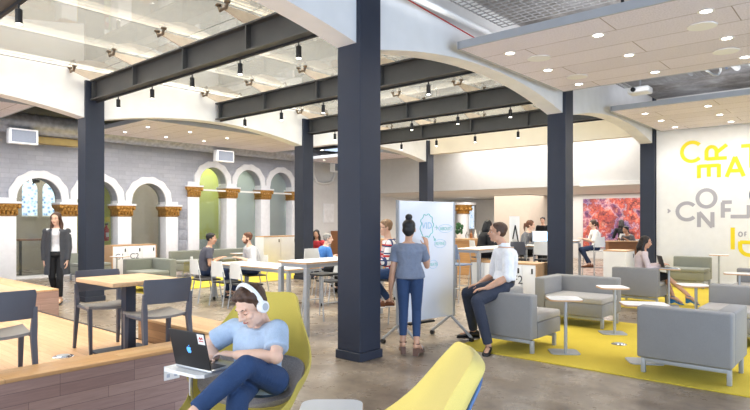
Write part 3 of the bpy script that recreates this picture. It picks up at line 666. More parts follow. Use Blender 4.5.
sofa((-1.475, 6.73, RZ), 0, 'grey lounge seat nearest the camera at right, seen from behind', 1, w=.86)
sofa((-1.25, 8.9, RZ), PI, 'grey lounge seat at the right frame edge facing the nearest one', -1, w=1.1)
sofa((-3.45, 11.72, RZ), 0, 'grey lounge seat the woman with the laptop sits on', 0, w=.82)
sofa((-3.45, 15.45, RZ), PI, 'lounge seat against the white lettered wall behind the seated woman', 0, w=.82, mat='sofag')
sofa((-1.55, 12.25, RZ), PI, 'dark lounge seat at the right frame edge below the yellow letter D', 0, w=.9)
sofa((-12.58, 6.6, RZ), R(180), 'sage grey lounge seat behind the cafe table', 1, w=.95, d=.8, mat='sofag')
sofa((-15.0, 9.2, RZ), R(-90), 'sage grey bench seat under the grey brick pier, nearer one', 0, w=1.1, mat='sofag')
sofa((-15.0, 10.6, RZ), R(-90), 'sage grey bench seat under the lime green arch, behind the dark shirted man', 0, w=1.3, mat='sofag')
sofa((-16.0, 6.7, RZ), R(-90), 'sage grey seat peeking out right of the dark blue column', 0, w=.8, mat='sofag')
# ---- small side tables
def side_table(x, y, h, label, rx=.19, ry=.19, z=RZ, rz=0, base=True):
    t = thing('side_table', (x, y, z), label, 'side table', 'white topped pedestal side tables', rz)
    def rr(hx, hy, r, n=5):
        out = []
        for cx, cy, a0 in ((hx-r, hy-r, 0), (-hx+r, hy-r, 90), (-hx+r, -hy+r, 180), (hx-r, -hy+r, 270)):
            out += [(cx+r*math.cos(R(a0+90*k/n)), cy+r*math.sin(R(a0+90*k/n))) for k in range(n+1)]
        return out
    top = MB().prism(rr(rx, ry, .07), 'Z', h-.018, h).build('table_top', M['lam'], t)
    MB().prism(rr(rx+.003, ry+.003, .072), 'Z', h-.022, h-.004).build('edge_band', M['edge'], top)
    MB().cyl((0, -ry*.5, .0125), (0, -ry*.5, h-.0225), .02).build('pole', M['satin'], t)
    MB().prism(rr(rx*.9, ry*.75, .05), 'Z', .0005, .012).build('base_plate', M['satin'], t)
    return t
p = fl(564, 298, .67); side_table(-2.86, 6.74, .655, 'white side table right of the seat with the white shirted man', rz=R(35))
side_table(-2.83, 8.33, .655, 'white side table beside the open grey lounge seat', rz=R(35))
side_table(-1.99, 6.88, .655, 'white side table left of the nearest grey lounge seat', rx=.17, ry=.24, rz=R(120))
side_table(-2.95, 11.65, .70, 'white side table carrying the seated woman\'s laptop', rz=R(20))
side_table(-2.03, 9.35, .655, 'white side table in front of the seated woman\'s blue shoes', rx=.2, ry=.2, rz=R(30))
side_table(-2.78, 15.2, .80, 'white side table against the lettered wall', rz=R(10))
side_table(-1.78, 11.35, .70, 'white side table below the yellow letter D', rx=.22, rz=R(10))
side_table(-1.1, 12.9, .80, 'white side table at the right frame edge by the lettered wall')
side_table(-14.9, 7.0, .65, 'small white side table right of the dark blue column', rz=R(20))
side_table(-14.2, 10.2, .62, 'low white table before the bench seats under the brick pier')
# ---- white stacking chairs / stools
def shell_chair(loc, rz, label, seat=.45, group='white chairs at the long white table', smat='wplas', dark=False):
    st = seat > .6
    t = thing('bar_stool' if st else 'meeting_chair', loc, label, 'stool' if st else 'chair', group, rz)
    MB().box(-.21, .21, -.19, .22, seat-.03, seat, bev=.012, seg=2).build('seat', M['blackm'] if dark else M[smat], t)
    m = MB(); rings = []
    for i in range(6):
        z = seat+.10+.29*i/5; w = .205-.012*i; yb = -.215-.12*(z-seat)
        f = [Vector((w*(-1+2*j/8), yb-.03*(1-(-1+2*j/8)**2), z)) for j in range(9)]; rings.append(f+[q+Vector((0, .014, 0)) for q in reversed(f)])
    m.loft(rings); m.build('backrest', M[smat], t, ang=50)
    for s in (-1, 1):
        MB().tube([(s*.20, -.27, .001), (s*.19, -.2, seat-.035), (s*.185, -.215, seat), (s*.18, -.245, seat+.2)], .011, 8).build('leg', M['satin'], t)
        MB().tube([(s*.20, .25, .001), (s*.19, .19, seat-.035)], .011, 8).build('leg', M['satin'], t)
    if st: MB().tube([(-.2, .24, .28), (.2, .24, .28)], .011, 8).build('foot_rail', M['satin'], t); MB().tube([(-.2, -.26, .28), (.2, -.26, .28)], .011, 8).build('stretcher', M['satin'], t)
    return t
def leg_table(x0, x1, y0, y1, h, label, name='meeting_table', z=0, group=None, caster=False, leg=.03, cat='table'):
    t = thing(name, ((x0+x1)/2, (y0+y1)/2, z), label, cat, group); a = (x1-x0)/2; b = (y1-y0)/2
    top = MB().box(-a, a, -b, b, h-.03, h, bev=.004).build('table_top', M['lam'], t)
    MB().box(-a-.002, a+.002, -b-.002, b+.002, h-.026, h-.006).build('edge_band', M['edge'], top)
    MB().box(-a+.03, a-.03, -b+.03, b-.03, h-.08, h-.031).build('apron', M['satin'], t)
    for sx in (-1, 1):
        for sy in (-1, 1):
            l = MB().box(sx*(a-leg)-leg, sx*(a-leg)+leg, sy*(b-leg)-leg, sy*(b-leg)+leg, .061 if caster else .001, h-.0805).build('leg', M['satin'], t)
            if caster: MB().cyl((sx*(a-leg), sy*(b-leg)-.015, .031), (sx*(a-leg), sy*(b-leg)+.015, .031), .03).build('caster', M['black'], l)
    return t
leg_table(-10.15, -7.8, 6.65, 7.5, .74, 'long white table with the two men talking', caster=True)
for x, y, rz, lab in ((-10.02, 6.42, -4, 'white chair at the long white table, leftmost, before the dark shirted man'), (-9.28, 6.42, 3, 'white chair at the long white table, second from the left'), (-8.66, 6.4, -2, 'white chair at the long white table, third from the left'),
    (-7.95, 7.85, 176, 'white chair on the far side of the long table, right of the bearded man'), (-8.6, 8.75, 180, 'white chair at the table behind, under the low screen')):
    shell_chair((x, y, .001), R(rz), lab, dark=True)
leg_table(-9.9, -7.3, 9.0, 9.8, .74, 'white table behind the talking men, where the man in blue sits', caster=True)
shell_chair((-9.15, 10.35, .001), R(180), 'white chair on the far side of the rear white table', dark=True)
shell_chair((-7.7, 8.65, .001), R(0), 'white chair at the rear white table, seen under the tall table', dark=True)
leg_table(-6.50, -5.90, 5.35, 7.6, 1.02, 'tall white table behind the big middle column', name='bar_table')
shell_chair((-6.85, 6.55, .001), R(-90), 'white bar stool behind the tall table left of the middle column', seat=.74, group='white bar stools', dark=True)
shell_chair((-5.42, 6.62, .001), R(90), 'white bar stool under the man in the plaid shirt', seat=.74, group='white bar stools', dark=True)
leg_table(-6.65, -6.03, 10.1, 12.2, 1.02, 'tall white table right of the whiteboard', name='bar_table')
shell_chair((-6.3, 9.72, .001), R(0), 'blue grey bar stool before the tall table right of the whiteboard', seat=.74, group='blue grey bar stools', smat='blueg')
p = dp(531, 13.4); leg_table(p.x-1.0, p.x+.55, p.y-.2, p.y+.5, 1.02, 'tall white desk with the monitor left of the slate column', name='bar_table')
q = dp(546, 12.8); shell_chair((q.x, q.y, .001), R(0), 'white bar stool left of the second slate column', seat=.74, group='white bar stools', dark=True)
q = dp(519, 12.9); shell_chair((q.x, q.y, .001), R(20), 'dark seated bar stool before the tall white desk', seat=.74, group='white bar stools', dark=True, smat='char')
p = dp(567, 16.6); leg_table(p.x-.9, p.x+.25, p.y-.3, p.y+.4, 1.02, 'tall white table right of the second slate column', name='bar_table')
p = dp(594, 16.5); shell_chair((p.x, p.y, .001), R(60), 'white bar stool under the woman in white', seat=.74, group='white bar stools')
# ---- cabinets
def cabinet(loc, rz, w, d, h, n, label, codes=(), sides='edge', group='white locker cabinets with wooden tops'):
    t = thing('cabinet', loc, label, 'cabinet', group, rz)   # front faces local -Y
    MB().box(-w/2, w/2, -d/2, d/2, .05, h-.0305).build('body', M['lam'], t); MB().box(-w/2-.02, w/2+.02, -d/2-.02, d/2+.02, h-.03, h).build('top_board', M['edge'], t)
    MB().box(-w/2-.02, -w/2-.0005, -d/2-.02, d/2+.02, .05, h-.0305).build('side_board', M[sides], t); MB().box(w/2+.0005, w/2+.02, -d/2-.02, d/2+.02, .05, h-.0305).build('side_board', M[sides], t)
    MB().box(-w/2+.04, w/2-.04, -d/2+.04, d/2-.04, .001, .0495).build('plinth', M['blackm'], t)
    cw = w/n
    for k in range(n):
        x0 = -w/2+k*cw; dr = MB().box(x0+.006, x0+cw-.006, -d/2-.018, -d/2-.0005, .06, h-.04, bev=.002).build('door', M['lam'], t)
        MB().box(x0+cw-.09, x0+cw-.055, -d/2-.026, -d/2-.0185, h-.20, h-.10, bev=.003).build('lock', M['black'], dr)
        if k < len(codes) and codes[k]: text_obj('lettering', codes[k], .23, M['codeg'], dr, Vector((x0+cw*(.70 if n == 5 else .46), -d/2-.0196, h-.40)), Matrix.Rotation(PI/2, 3, 'X'))
    return t
def text_obj(name, s, size, mat, parent, loc, rot, ext=.0006, align='CENTER', xs=1.0):
    c = bpy.data.curves.new('tmp', 'FONT'); c.body = s; c.size = size; c.extrude = ext; c.align_x = align; c.resolution_u = 3
    o = bpy.data.objects.new('tmp', c); COL.objects.link(o); dg = bpy.context.evaluated_depsgraph_get(); me = bpy.data.meshes.new_from_object(o.evaluated_get(dg)); bpy.data.objects.remove(o)
    me.transform(rot.to_4x4() @ Matrix.Diagonal((xs, 1, 1, 1))); me.materials.clear(); me.materials.append(mat)
    ob = bpy.data.objects.new(name, me); COL.objects.link(ob); ob.location = loc
    if parent is not None: ob.parent = parent
    return ob
a = onX(113, 250, -16.2); b = onX(156, 250, -16.2)
cabinet((-16.45, (a.y+b.y)/2, .013), R(90), b.y-a.y, .45, .88, 3, 'white three door cabinet marked C1 and C2 before the arcade', ('C1', 'C2'))
a = onY(472, 280, 10.2); b = onY(537, 280, 10.2)
cabinet(((a.x+b.x)/2-.02, 10.43, .001), 0, b.x-a.x, .45, .78, 5, 'white cabinet marked F2 behind the man in the white shirt', ('', '', '', 'F2'))
a = onY(604, 260, 15.3); b = onY(625, 260, 15.3)
cabinet(((a.x+b.x)/2, 15.65, .001), R(90), .65, b.x-a.x, .82, 1, 'white cabinet with a wooden top left of the seated woman', sides='lam')
a = onX(264, 250, -14.6); b = onX(296, 250, -14.6)
cabinet((-14.8, (a.y+b.y)/2, .013), R(90), b.y-a.y, .4, 1.08, 2, 'white low cabinet with wooden top before the frosted arches', sides='lam')
# ---- whiteboard
A = Vector((-4.53, 5.63, 0)); B = Vector((-4.38, 6.66, 0)); dv = (B-A); wb = thing('whiteboard', ((A+B)/2), 'rolling whiteboard with green handwriting in front of the standing woman', 'whiteboard', rz=math.atan2(dv.y, dv.x))
L = dv.length/2   # local x along the board, -y faces the lounge (towards +X world)
bd = MB().box(-L, L, -.012, .012, .31, 1.845, bev=.004).build('board', plain('glossy_whiteboard', rgb(238, 242, 250), .18, var=.01, coat=.3), wb)
for s in (-1, 1): MB().box(s*L-.012, s*L+.012, -.02, .02, .30, 1.85).build('edge_rail', M['satin'], wb)
for s in (-1, 1):
    fr = MB().tube([(s*(L-.06), -.36, .065), (s*(L-.06), -.01, .305)], .019, 8).tube([(s*(L-.06), .34, .065), (s*(L-.06), .01, .305)], .019, 8).build('leg', M['satin'], wb)
    for yy in (-.36, .34):
        MB().cyl((s*(L-.06)-.02, yy, .032), (s*(L-.06)+.02, yy, .032), .031).build('caster', M['black'], fr)
        MB().box(s*(L-.06)-.012, s*(L-.06)+.012, yy-.012, yy+.012, .058, .08).build('caster_fork', M['satin'], fr)
MB().box(-.35, .1, -.05, .03, .272, .295).build('pen_tray', M['black'], wb)
ink = plain('green_marker_ink', rgb(110, 205, 195), .5); inkb = plain('blue_marker_ink', rgb(160, 205, 232), .5)
def stroke(pts, r=.004, mat=None):
    # board-plane polyline (x along the board from its left edge 0..1, z height) as a raised ink line
    q = [(-L+2*L*u, -.0135, z) for u, z in pts]; r *= .8; o = MB().tube(q, r, 6, smooth=1).build('ink_drawing', mat or ink, bd); return o
cl = [(.39, 1.44), (.36, 1.5), (.4, 1.55), (.37, 1.6), (.42, 1.63), (.43, 1.68), (.48, 1.66), (.52, 1.69), (.55, 1.65), (.59, 1.64), (.58, 1.58), (.62, 1.54), (.58, 1.5), (.6, 1.44), (.55, 1.42), (.53, 1.37), (.48, 1.4), (.43, 1.37), (.39, 1.44)]
stroke(cl, .006)
def oval(cu, cz, ru, rz): stroke([(cu+ru*math.cos(k*PI/9), cz+rz*math.sin(k*PI/9)) for k in range(19)], .003, inkb)
oval(.83, 1.49, .13, .055); oval(.73, 1.29, .11, .055); oval(.60, 1.02, .08, .055)
stroke([(.63, 1.51), (.68, 1.50)], .004); stroke([(.655, 1.53), (.68, 1.50), (.66, 1.475)], .004); stroke([(.6, 1.39), (.64, 1.33)], .005); stroke([(.61, 1.34), (.64, 1.33), (.64, 1.36)], .005)
rx = Matrix.Rotation(PI/2, 3, 'X')
for s_, u, z, sz, mt in (('VID', .49, 1.49, .12, inkb), ('ABOUT', .83, 1.465, .065, ink), ('REFINE', .73, 1.27, .06, ink), ('CREATE', .59, 1.0, .055, ink)):
    text_obj('handwriting', s_, sz, mt, bd, Vector((-L+2*L*u, -.0130, z)), rx, ext=.0004)
# ---- lettering on the white wall (Y = 16.2)
WY = 16.199
def wp(px, py): p = onY(px, py, WY); return (p.x, p.z)
def strokes(kind):
    # letter shapes in a 1 x 1 box as list of polylines, thickness relative
    arc = lambda cx, cz, r, a0, a1, n=22: [(cx+r*math.cos(R(a0+(a1-a0)*k/n)), cz+r*math.sin(R(a0+(a1-a0)*k/n))) for k in range(n+1)]
    return {'C': [arc(.5, .5, .5, 42, 318)], 'O': [arc(.5, .5, .5, 0, 360, 32)], 'I': [[(.5, 0), (.5, 1)]], 'N': [[(0, -.0), (0, 1), ], [(0, 1), (.8, 0)], [(.8, 0), (.8, 1)]],
      'F': [[(0, 0), (0, 1)], [(-.06, 1), (.7, 1)], [(0, .5), (.62, .5)]], 'L': [[(0, 1), (0, 0)], [(-.06, 0), (.6, 0)]], 'E': [[(0, 0), (0, 1)], [(-.06, 1), (.6, 1)], [(0, .5), (.55, .5)], [(-.06, 0), (.6, 0)]],
      'A': [[(0, 0), (.5, 1)], [(1, 0), (.5, 1)], [(.17, .3), (.83, .3)]], 'T': [[(0, 1), (1, 1)], [(.5, 0), (.5, 1)]], 'R': [[(0, 0), (0, 1)], [(-.05, 1), (.35, 1)]+arc(.35, .75, .25, 85, -90, 12)+[(0, .5)], [(.3, .5), (.65, 0)]],
      'D': [[(0, 0), (0, 1)], [(-.05, 1), (.3, 1)]+arc(.3, .5, .5, 88, -90, 18)+[(-.05, 0)]]}[kind]
def ribbon(m, pts, th, y):
    pts = [Vector((a, b)) for a, b in pts]; n = len(pts); closed = (pts[0]-pts[-1]).length < 1e-4; rings = []
    for i in range(n):
        a = pts[max(i-1, 0)] if not (closed and i == 0) else pts[-2]; b = pts[min(i+1, n-1)] if not (closed and i == n-1) else pts[1]
        d = (b-a).normalized(); nn = Vector((-d.y, d.x))*th/2
        rings.append([Vector((pts[i].x+nn.x, y, pts[i].y+nn.y)), Vector((pts[i].x-nn.x, y, pts[i].y-nn.y)), Vector((pts[i].x-nn.x, y-.004, pts[i].y-nn.y)), Vector((pts[i].x+nn.x, y-.004, pts[i].y+nn.y))])
    m.loft(rings)
def letter(kind, cx, cz, sx, sz, rot, th, mat, label):
    m = MB(); c, s = math.cos(R(rot)), math.sin(R(rot))
    S = strokes(kind); xs = [p[0] for q in S for p in q]; mx = (max(xs)+min(xs))/2
    for li, pl in enumerate(S):
        ribbon(m, [(((u-mx)*sx)*c-((v-.5)*sz)*s, ((u-mx)*sx)*s+((v-.5)*sz)*c) for u, v in pl], th, -.0005*li)
    o = m.build('wall_letter', mat, smooth=False, loc=(cx, WY-.0005, cz)); tag(o, label, 'letter', 'letters on the white wall')
def L2(kind, box, rot, th, mat, label):
    # box: pixel box (x0,y0,x1,y1) of the letter in the photo
    x0, z1 = wp(box[0], box[1]); x1, z0 = wp(box[2], box[3]); cx, cz = (x0+x1)/2, (z0+z1)/2
    S = strokes(kind); xs = [p[0] for q in S for p in q]; wu = max(xs)-min(xs)
    W, H = (x1-x0-th, z1-z0-th) if rot in (0, 180) else (z1-z0-th, x1-x0-th)
    letter(kind, cx, cz, W/max(wu, .01) if wu > .01 else 1, H if kind != 'I' else z1-z0, rot, th, mat, label)
tk = .088
L2('C', (680, 141.5, 701.5, 162.5), 0, tk, M['letY'], 'large yellow letter C at the top left of the wall lettering')
L2('R', (704.5, 144.5, 729, 160.5), 90, tk, M['letY'], 'large yellow letter R lying on its side at the top of the wall')
L2('E', (697, 163.5, 721, 179), -90, tk, M['letY'], 'large yellow letter E with its arms pointing down')
L2('A', (724.5, 155.5, 746, 178), 0, tk, M['letY'], 'large yellow letter A on the white wall')
L2('T', (739, 144.5, 764, 169), 0, tk, M['letY'], 'large yellow letter T cut by the right frame edge')
L2('C', (675.5, 201.5, 696, 221.5), 0, tk, M['letG'], 'large grey letter C on the white wall')
L2('O', (695.5, 188.5, 717.5, 208.5), 0, tk, M['letG'], 'large grey letter O on the white wall')
L2('N', (697, 210.5, 714.5, 229), 0, tk, M['letG'], 'large grey letter N on the white wall')
L2('F', (720, 200.5, 734, 219.5), 0, tk, M['letG'], 'large grey letter F on the white wall')
L2('L', (728.5, 203.5, 751, 219.5), 90, tk, M['letG'], 'large grey letter L lying on its side at the right frame edge')
L2('A', (667, 208.5, 671, 213.5), -90, .03, M['letG'], 'tiny grey letter A lying on its side at the left of the lettering')
L2('O', (738, 231.5, 743, 237), 0, .028, M['letG'], 'small grey letter O of the word OF')
L2('F', (744, 231.5, 747.3, 237), 0, .028, M['letG'], 'small grey letter F of the word OF')
L2('I', (731, 227.5, 734.5, 249.5), 0, tk, M['letY'], 'large yellow letter I low on the white wall')
L2('D', (738, 239.5, 762, 257.5), -90, tk, M['letY'], 'large yellow letter D lying on its back at the right frame edge')
L2('O', (749, 184, 771, 206), 0, tk, M['letB'], 'slate blue letter cut by the right frame edge')
# ---- laptops and monitors
def laptop(loc, rz, label, tilt=105, w=.325, d=.225, lid='blackm', body='satin', scr='screen', scale=1):
    # open laptop: keyboard base lies on z=0, user sits at local -Y, hinge at +Y
    t = thing('laptop', loc, label, 'laptop', None, rz)
    b = MB().box(-w/2, w/2, -d/2, d/2, .001, .016, bev=.004).build('keyboard_base', M[body], t); MB().box(-w/2+.03, w/2-.03, -.02, d/2-.03, .0162, .018).build('keys', M['black'], b)
    a = R(tilt-90); rot = Matrix.Translation((0, d/2, .016)) @ Matrix.Rotation(-a, 4, 'X')
    l = MB().box(-w/2, w/2, -.004, .004, .002, d, bev=.004, mat=rot).build('lid', M[lid], t); MB().box(-w/2+.012, w/2-.012, -.0052, -.0042, .014, d-.012, mat=rot).build('screen', M[scr], l)
    return t, l, rot
laptop((-2.93, 11.62, .7135), R(120), 'black laptop on the side table before the seated woman', scr='black', scale=1)
q = dp(541, 13.3, 1.021); t = thing('monitor', (q.x, q.y, q.z), 'lit monitor on the tall white desk left of the slate column', 'monitor', None, YAW-.2)
MB().box(-.1, .1, -.07, .07, .0005, .012).build('foot', M['satin'], t); MB().box(-.02, .02, .0, .02, .0125, .1).build('neck', M['satin'], t); MB().box(-.19, .19, -.03, -.001, .09, .33, bev=.004).build('case', M['lam'], t); MB().box(-.175, .175, -.034, -.0305, .105, .315).build('screen', M['screen'], t)
q = dp(521, 13.3, 1.021); laptop((q.x, q.y, q.z), R(-60), 'dark grey laptop on the tall desk left of the lit monitor', lid='char', scr='black')
# ---- lounge high-back chairs, face local +Y (shell built as a swept section)
def egg_chair(loc, rz, label, mat, shell):
    t = thing('lounge_chair', loc, label, 'chair', 'mustard high back lounge chairs', rz)
    prof = [(.30, .40, .24, .02), (.22, .435, .275, .03), (.08, .42, .30, .06), (-.08, .39, .33, .12), (-.20, .395, .355, .20), (-.29, .46, .37, .25), (-.36, .58, .42, .19), (-.43, .71, .39, .11), (-.50, .84, .315, .065), (-.57, .97, .235, .055), (-.62, 1.06, .205, .035), (-.64, 1.10, .17, .025)]
    def section(i, off):
        y, z, w, c = prof[i]; a = prof[max(i-1, 0)]; b = prof[min(i+1, len(prof)-1)]
        d = Vector((0, b[0]-a[0], b[1]-a[1])).normalized(); nrm = Vector((0, d.z, -d.y))
        if nrm.y < 0 and nrm.z < 0: nrm = -nrm
        # nrm points to the sitter
        out = []
        for j in range(17):
            u = -1+2*j/16; p = Vector((w*math.sin(u*PI/2*.93)/math.sin(PI/2*.93), y, z))+nrm*(c*(abs(u)**2.6)-off)
            out.append(p)
        return out
    def skin(o0, o1, i0, i1, nar=0):
        m = MB(); rings = []
        for i in range(i0, i1):
            f = section(i, o0)[nar:17-nar]; b = section(i, o1)[nar:17-nar]; rings.append(f+b[::-1])
        m.loft(rings); return m
    def sub(o, lv=2):
        md = o.modifiers.new('s', 'SUBSURF'); md.levels = lv; md.render_levels = lv; dg = bpy.context.evaluated_depsgraph_get(); me = bpy.data.meshes.new_from_object(o.evaluated_get(dg)); o.modifiers.clear(); o.data = me
        me.polygons.foreach_set('use_smooth', [True]*len(me.polygons)); return o
    sub(skin(0, .055, 0, len(prof)).build('upholstery', M[mat], t, ang=180), 2)
    sub(skin(.056, .075, 1, 11, 4).build('outer_shell', M[shell], t, ang=180), 1)
    sub(skin(-.022, .02, 4, 8, 2).build('lumbar_pad', M['mesh'], t, ang=180), 2)
    MB().cyl((0, 0, .06), (0, 0, .33), .03).build('column', M['alu'], t)
    for k in range(4): a = k*PI/2+PI/4; MB().tube([(0, 0, .07), (.3*math.cos(a), .3*math.sin(a), .02)], [.025, .016], 8).build('foot', M['alu'], t)
    return t
# ================================================================ PEOPLE
def remesh(o, vox, it=3, fac=.5):
    m = o.modifiers.new('r', 'REMESH'); m.mode = 'VOXEL'; m.voxel_size = vox
    s = o.modifiers.new('s', 'SMOOTH'); s.factor = fac; s.iterations = it
    dg = bpy.context.evaluated_depsgraph_get(); me = bpy.data.meshes.new_from_object(o.evaluated_get(dg)); old = o.data; o.modifiers.clear(); o.data = me; bpy.data.meshes.remove(old)
    me.polygons.foreach_set('use_smooth', [True]*len(me.polygons)); return o
SKIN = {}
def skin(k):
    c = {'fair': rgb(232, 190, 166), 'tan': rgb(212, 164, 136), 'brown': rgb(176, 124, 94)}[k]
    if k not in SKIN:
        t = NT('skin_'+k); n = t.noise(t.coord(), 14, 4); t.color(t.ramp(n, [(.3, shade(c, .9)), (.7, shade(c, 1.05))])); t.b.inputs['Roughness'].default_value = .55; t.b.inputs['Subsurface Weight'].default_value = .08; t.b.inputs['Subsurface Radius'].default_value = (.02, .008, .005); SKIN[k] = t.m
    return SKIN[k]
HAIR = {}
def hairm(k):
    c = {'dark': rgb(34, 26, 24), 'brown': rgb(74, 50, 36), 'grey': rgb(150, 146, 142), 'sandy': rgb(140, 110, 82), 'auburn': rgb(96, 56, 34), 'black': rgb(20, 18, 20)}[k]
    if k not in HAIR:
        t = NT('hair_'+k); n = t.noise(t.coord((30, 30, 6)), 3, 4, .6); t.color(t.ramp(n, [(.3, shade(c, .7)), (.7, shade(c, 1.3))])); t.b.inputs['Roughness'].default_value = .5; t.bump(n, .5, .01); HAIR[k] = t.m
    return HAIR[k]
CL = {}
def clo(k, c=None, special=None):
    if k in CL: return CL[k]
    if special == 'plaid':
        t = NT('cloth_'+k); v = t.coord(); s = t.node('ShaderNodeSeparateXYZ'); t.l.new(v, s.inputs[0])
        m = rgb(232, 230, 232)
        for ax, col, sc in (('X', rgb(200, 60, 60), 42), ('Z', rgb(200, 60, 60), 42), ('Z', rgb(60, 70, 110), 63), ('Y', rgb(60, 70, 110), 52)):
            q = t.node('ShaderNodeMath', operation='MULTIPLY'); t.l.new(s.outputs[ax], q.inputs[0]); q.inputs[1].default_value = sc
            q2 = t.node('ShaderNodeMath', operation='SINE'); t.l.new(q.outputs[0], q2.inputs[0]); q3 = t.node('ShaderNodeMath', operation='GREATER_THAN'); t.l.new(q2.outputs[0], q3.inputs[0]); q3.inputs[1].default_value = .8
            m = t.mix(q3.outputs[0], m, col)
        t.color(m); t.b.inputs['Roughness'].default_value = .9; CL[k] = t.m
    else: CL[k] = cloth('cloth_'+k, c)
    return CL[k]
def ik(a, b, l1, l2, pole):
    d = b-a; L = d.length
    if L > (l1+l2)*.995: b = a+d*((l1+l2)*.995/L); d = b-a; L = d.length
    x = (l1*l1-l2*l2+L*L)/(2*L); h = math.sqrt(max(l1*l1-x*x, 0)); u = d/L; p = (pole-u*pole.dot(u)).normalized()
    return a+u*x+p*h, b
def cap(m, pts, r, seg=10):
    pts = [Vector(p) for p in pts]; m.tube(pts, r, seg)
    rs = r if isinstance(r, (list, tuple)) else [r]*len(pts)
    for p, q in zip(pts, rs): m.ball(p, q*1.0, u=10, v=8)
def hand(m, w, d, n, side, curl=.35, s=1.0, spread=.06):
    # w wrist, d finger direction, n palm normal (way the palm faces), side: +1 thumb on the (d x n) side
    d = d.normalized(); n = (n-d*n.dot(d)).normalized(); x = d.cross(n)*side
    P = lambda a, b, c: w+(d*a+x*b+n*c)*s
    rings = []
    for a, hw, ht in ((-.02, .024, .018), (.0, .026, .017), (.03, .036, .017), (.07, .042, .014), (.092, .040, .011)):
        rings.append([P(a, hw*math.cos(t), ht*math.sin(t)) for t in [2*PI*k/12 for k in range(12)]])
    m.loft(rings)
    for k, (b, L) in enumerate(((.030, .072), (.0105, .080), (-.0105, .075), (-.030, .058))):
        p = P(.085, b, 0); ang = 0; pts = [p]; sd = spread*(1.5-k)/1.5
        for f in (.45, .32, .23):
            ang += curl*(.8 if f == .45 else 1.1); dirv = d*math.cos(ang)+n*math.sin(ang)+x*sd*.6; p = p+dirv.normalized()*(L*f*s); pts.append(p)
        cap(m, pts, [.0088*s, .0082*s, .0076*s, .0066*s], 8)
    t0 = P(.018, .026, .004); t1 = t0+(d*.55+x*.75+n*.25).normalized()*(.036*s); t2 = t1+(d*.85+x*.35+n*.3).normalized()*(.03*s); t3 = t2+(d*.95+x*.05+n*.35).normalized()*(.024*s)
    cap(m, [t0, t1, t2, t3], [.012*s, .0105*s, .0092*s, .0075*s], 8)
def ell(c, r, f, a, b, n=18): return [c+r*(a*math.cos(2*PI*k/n))+f*(b*math.sin(2*PI*k/n)) for k in range(n)]
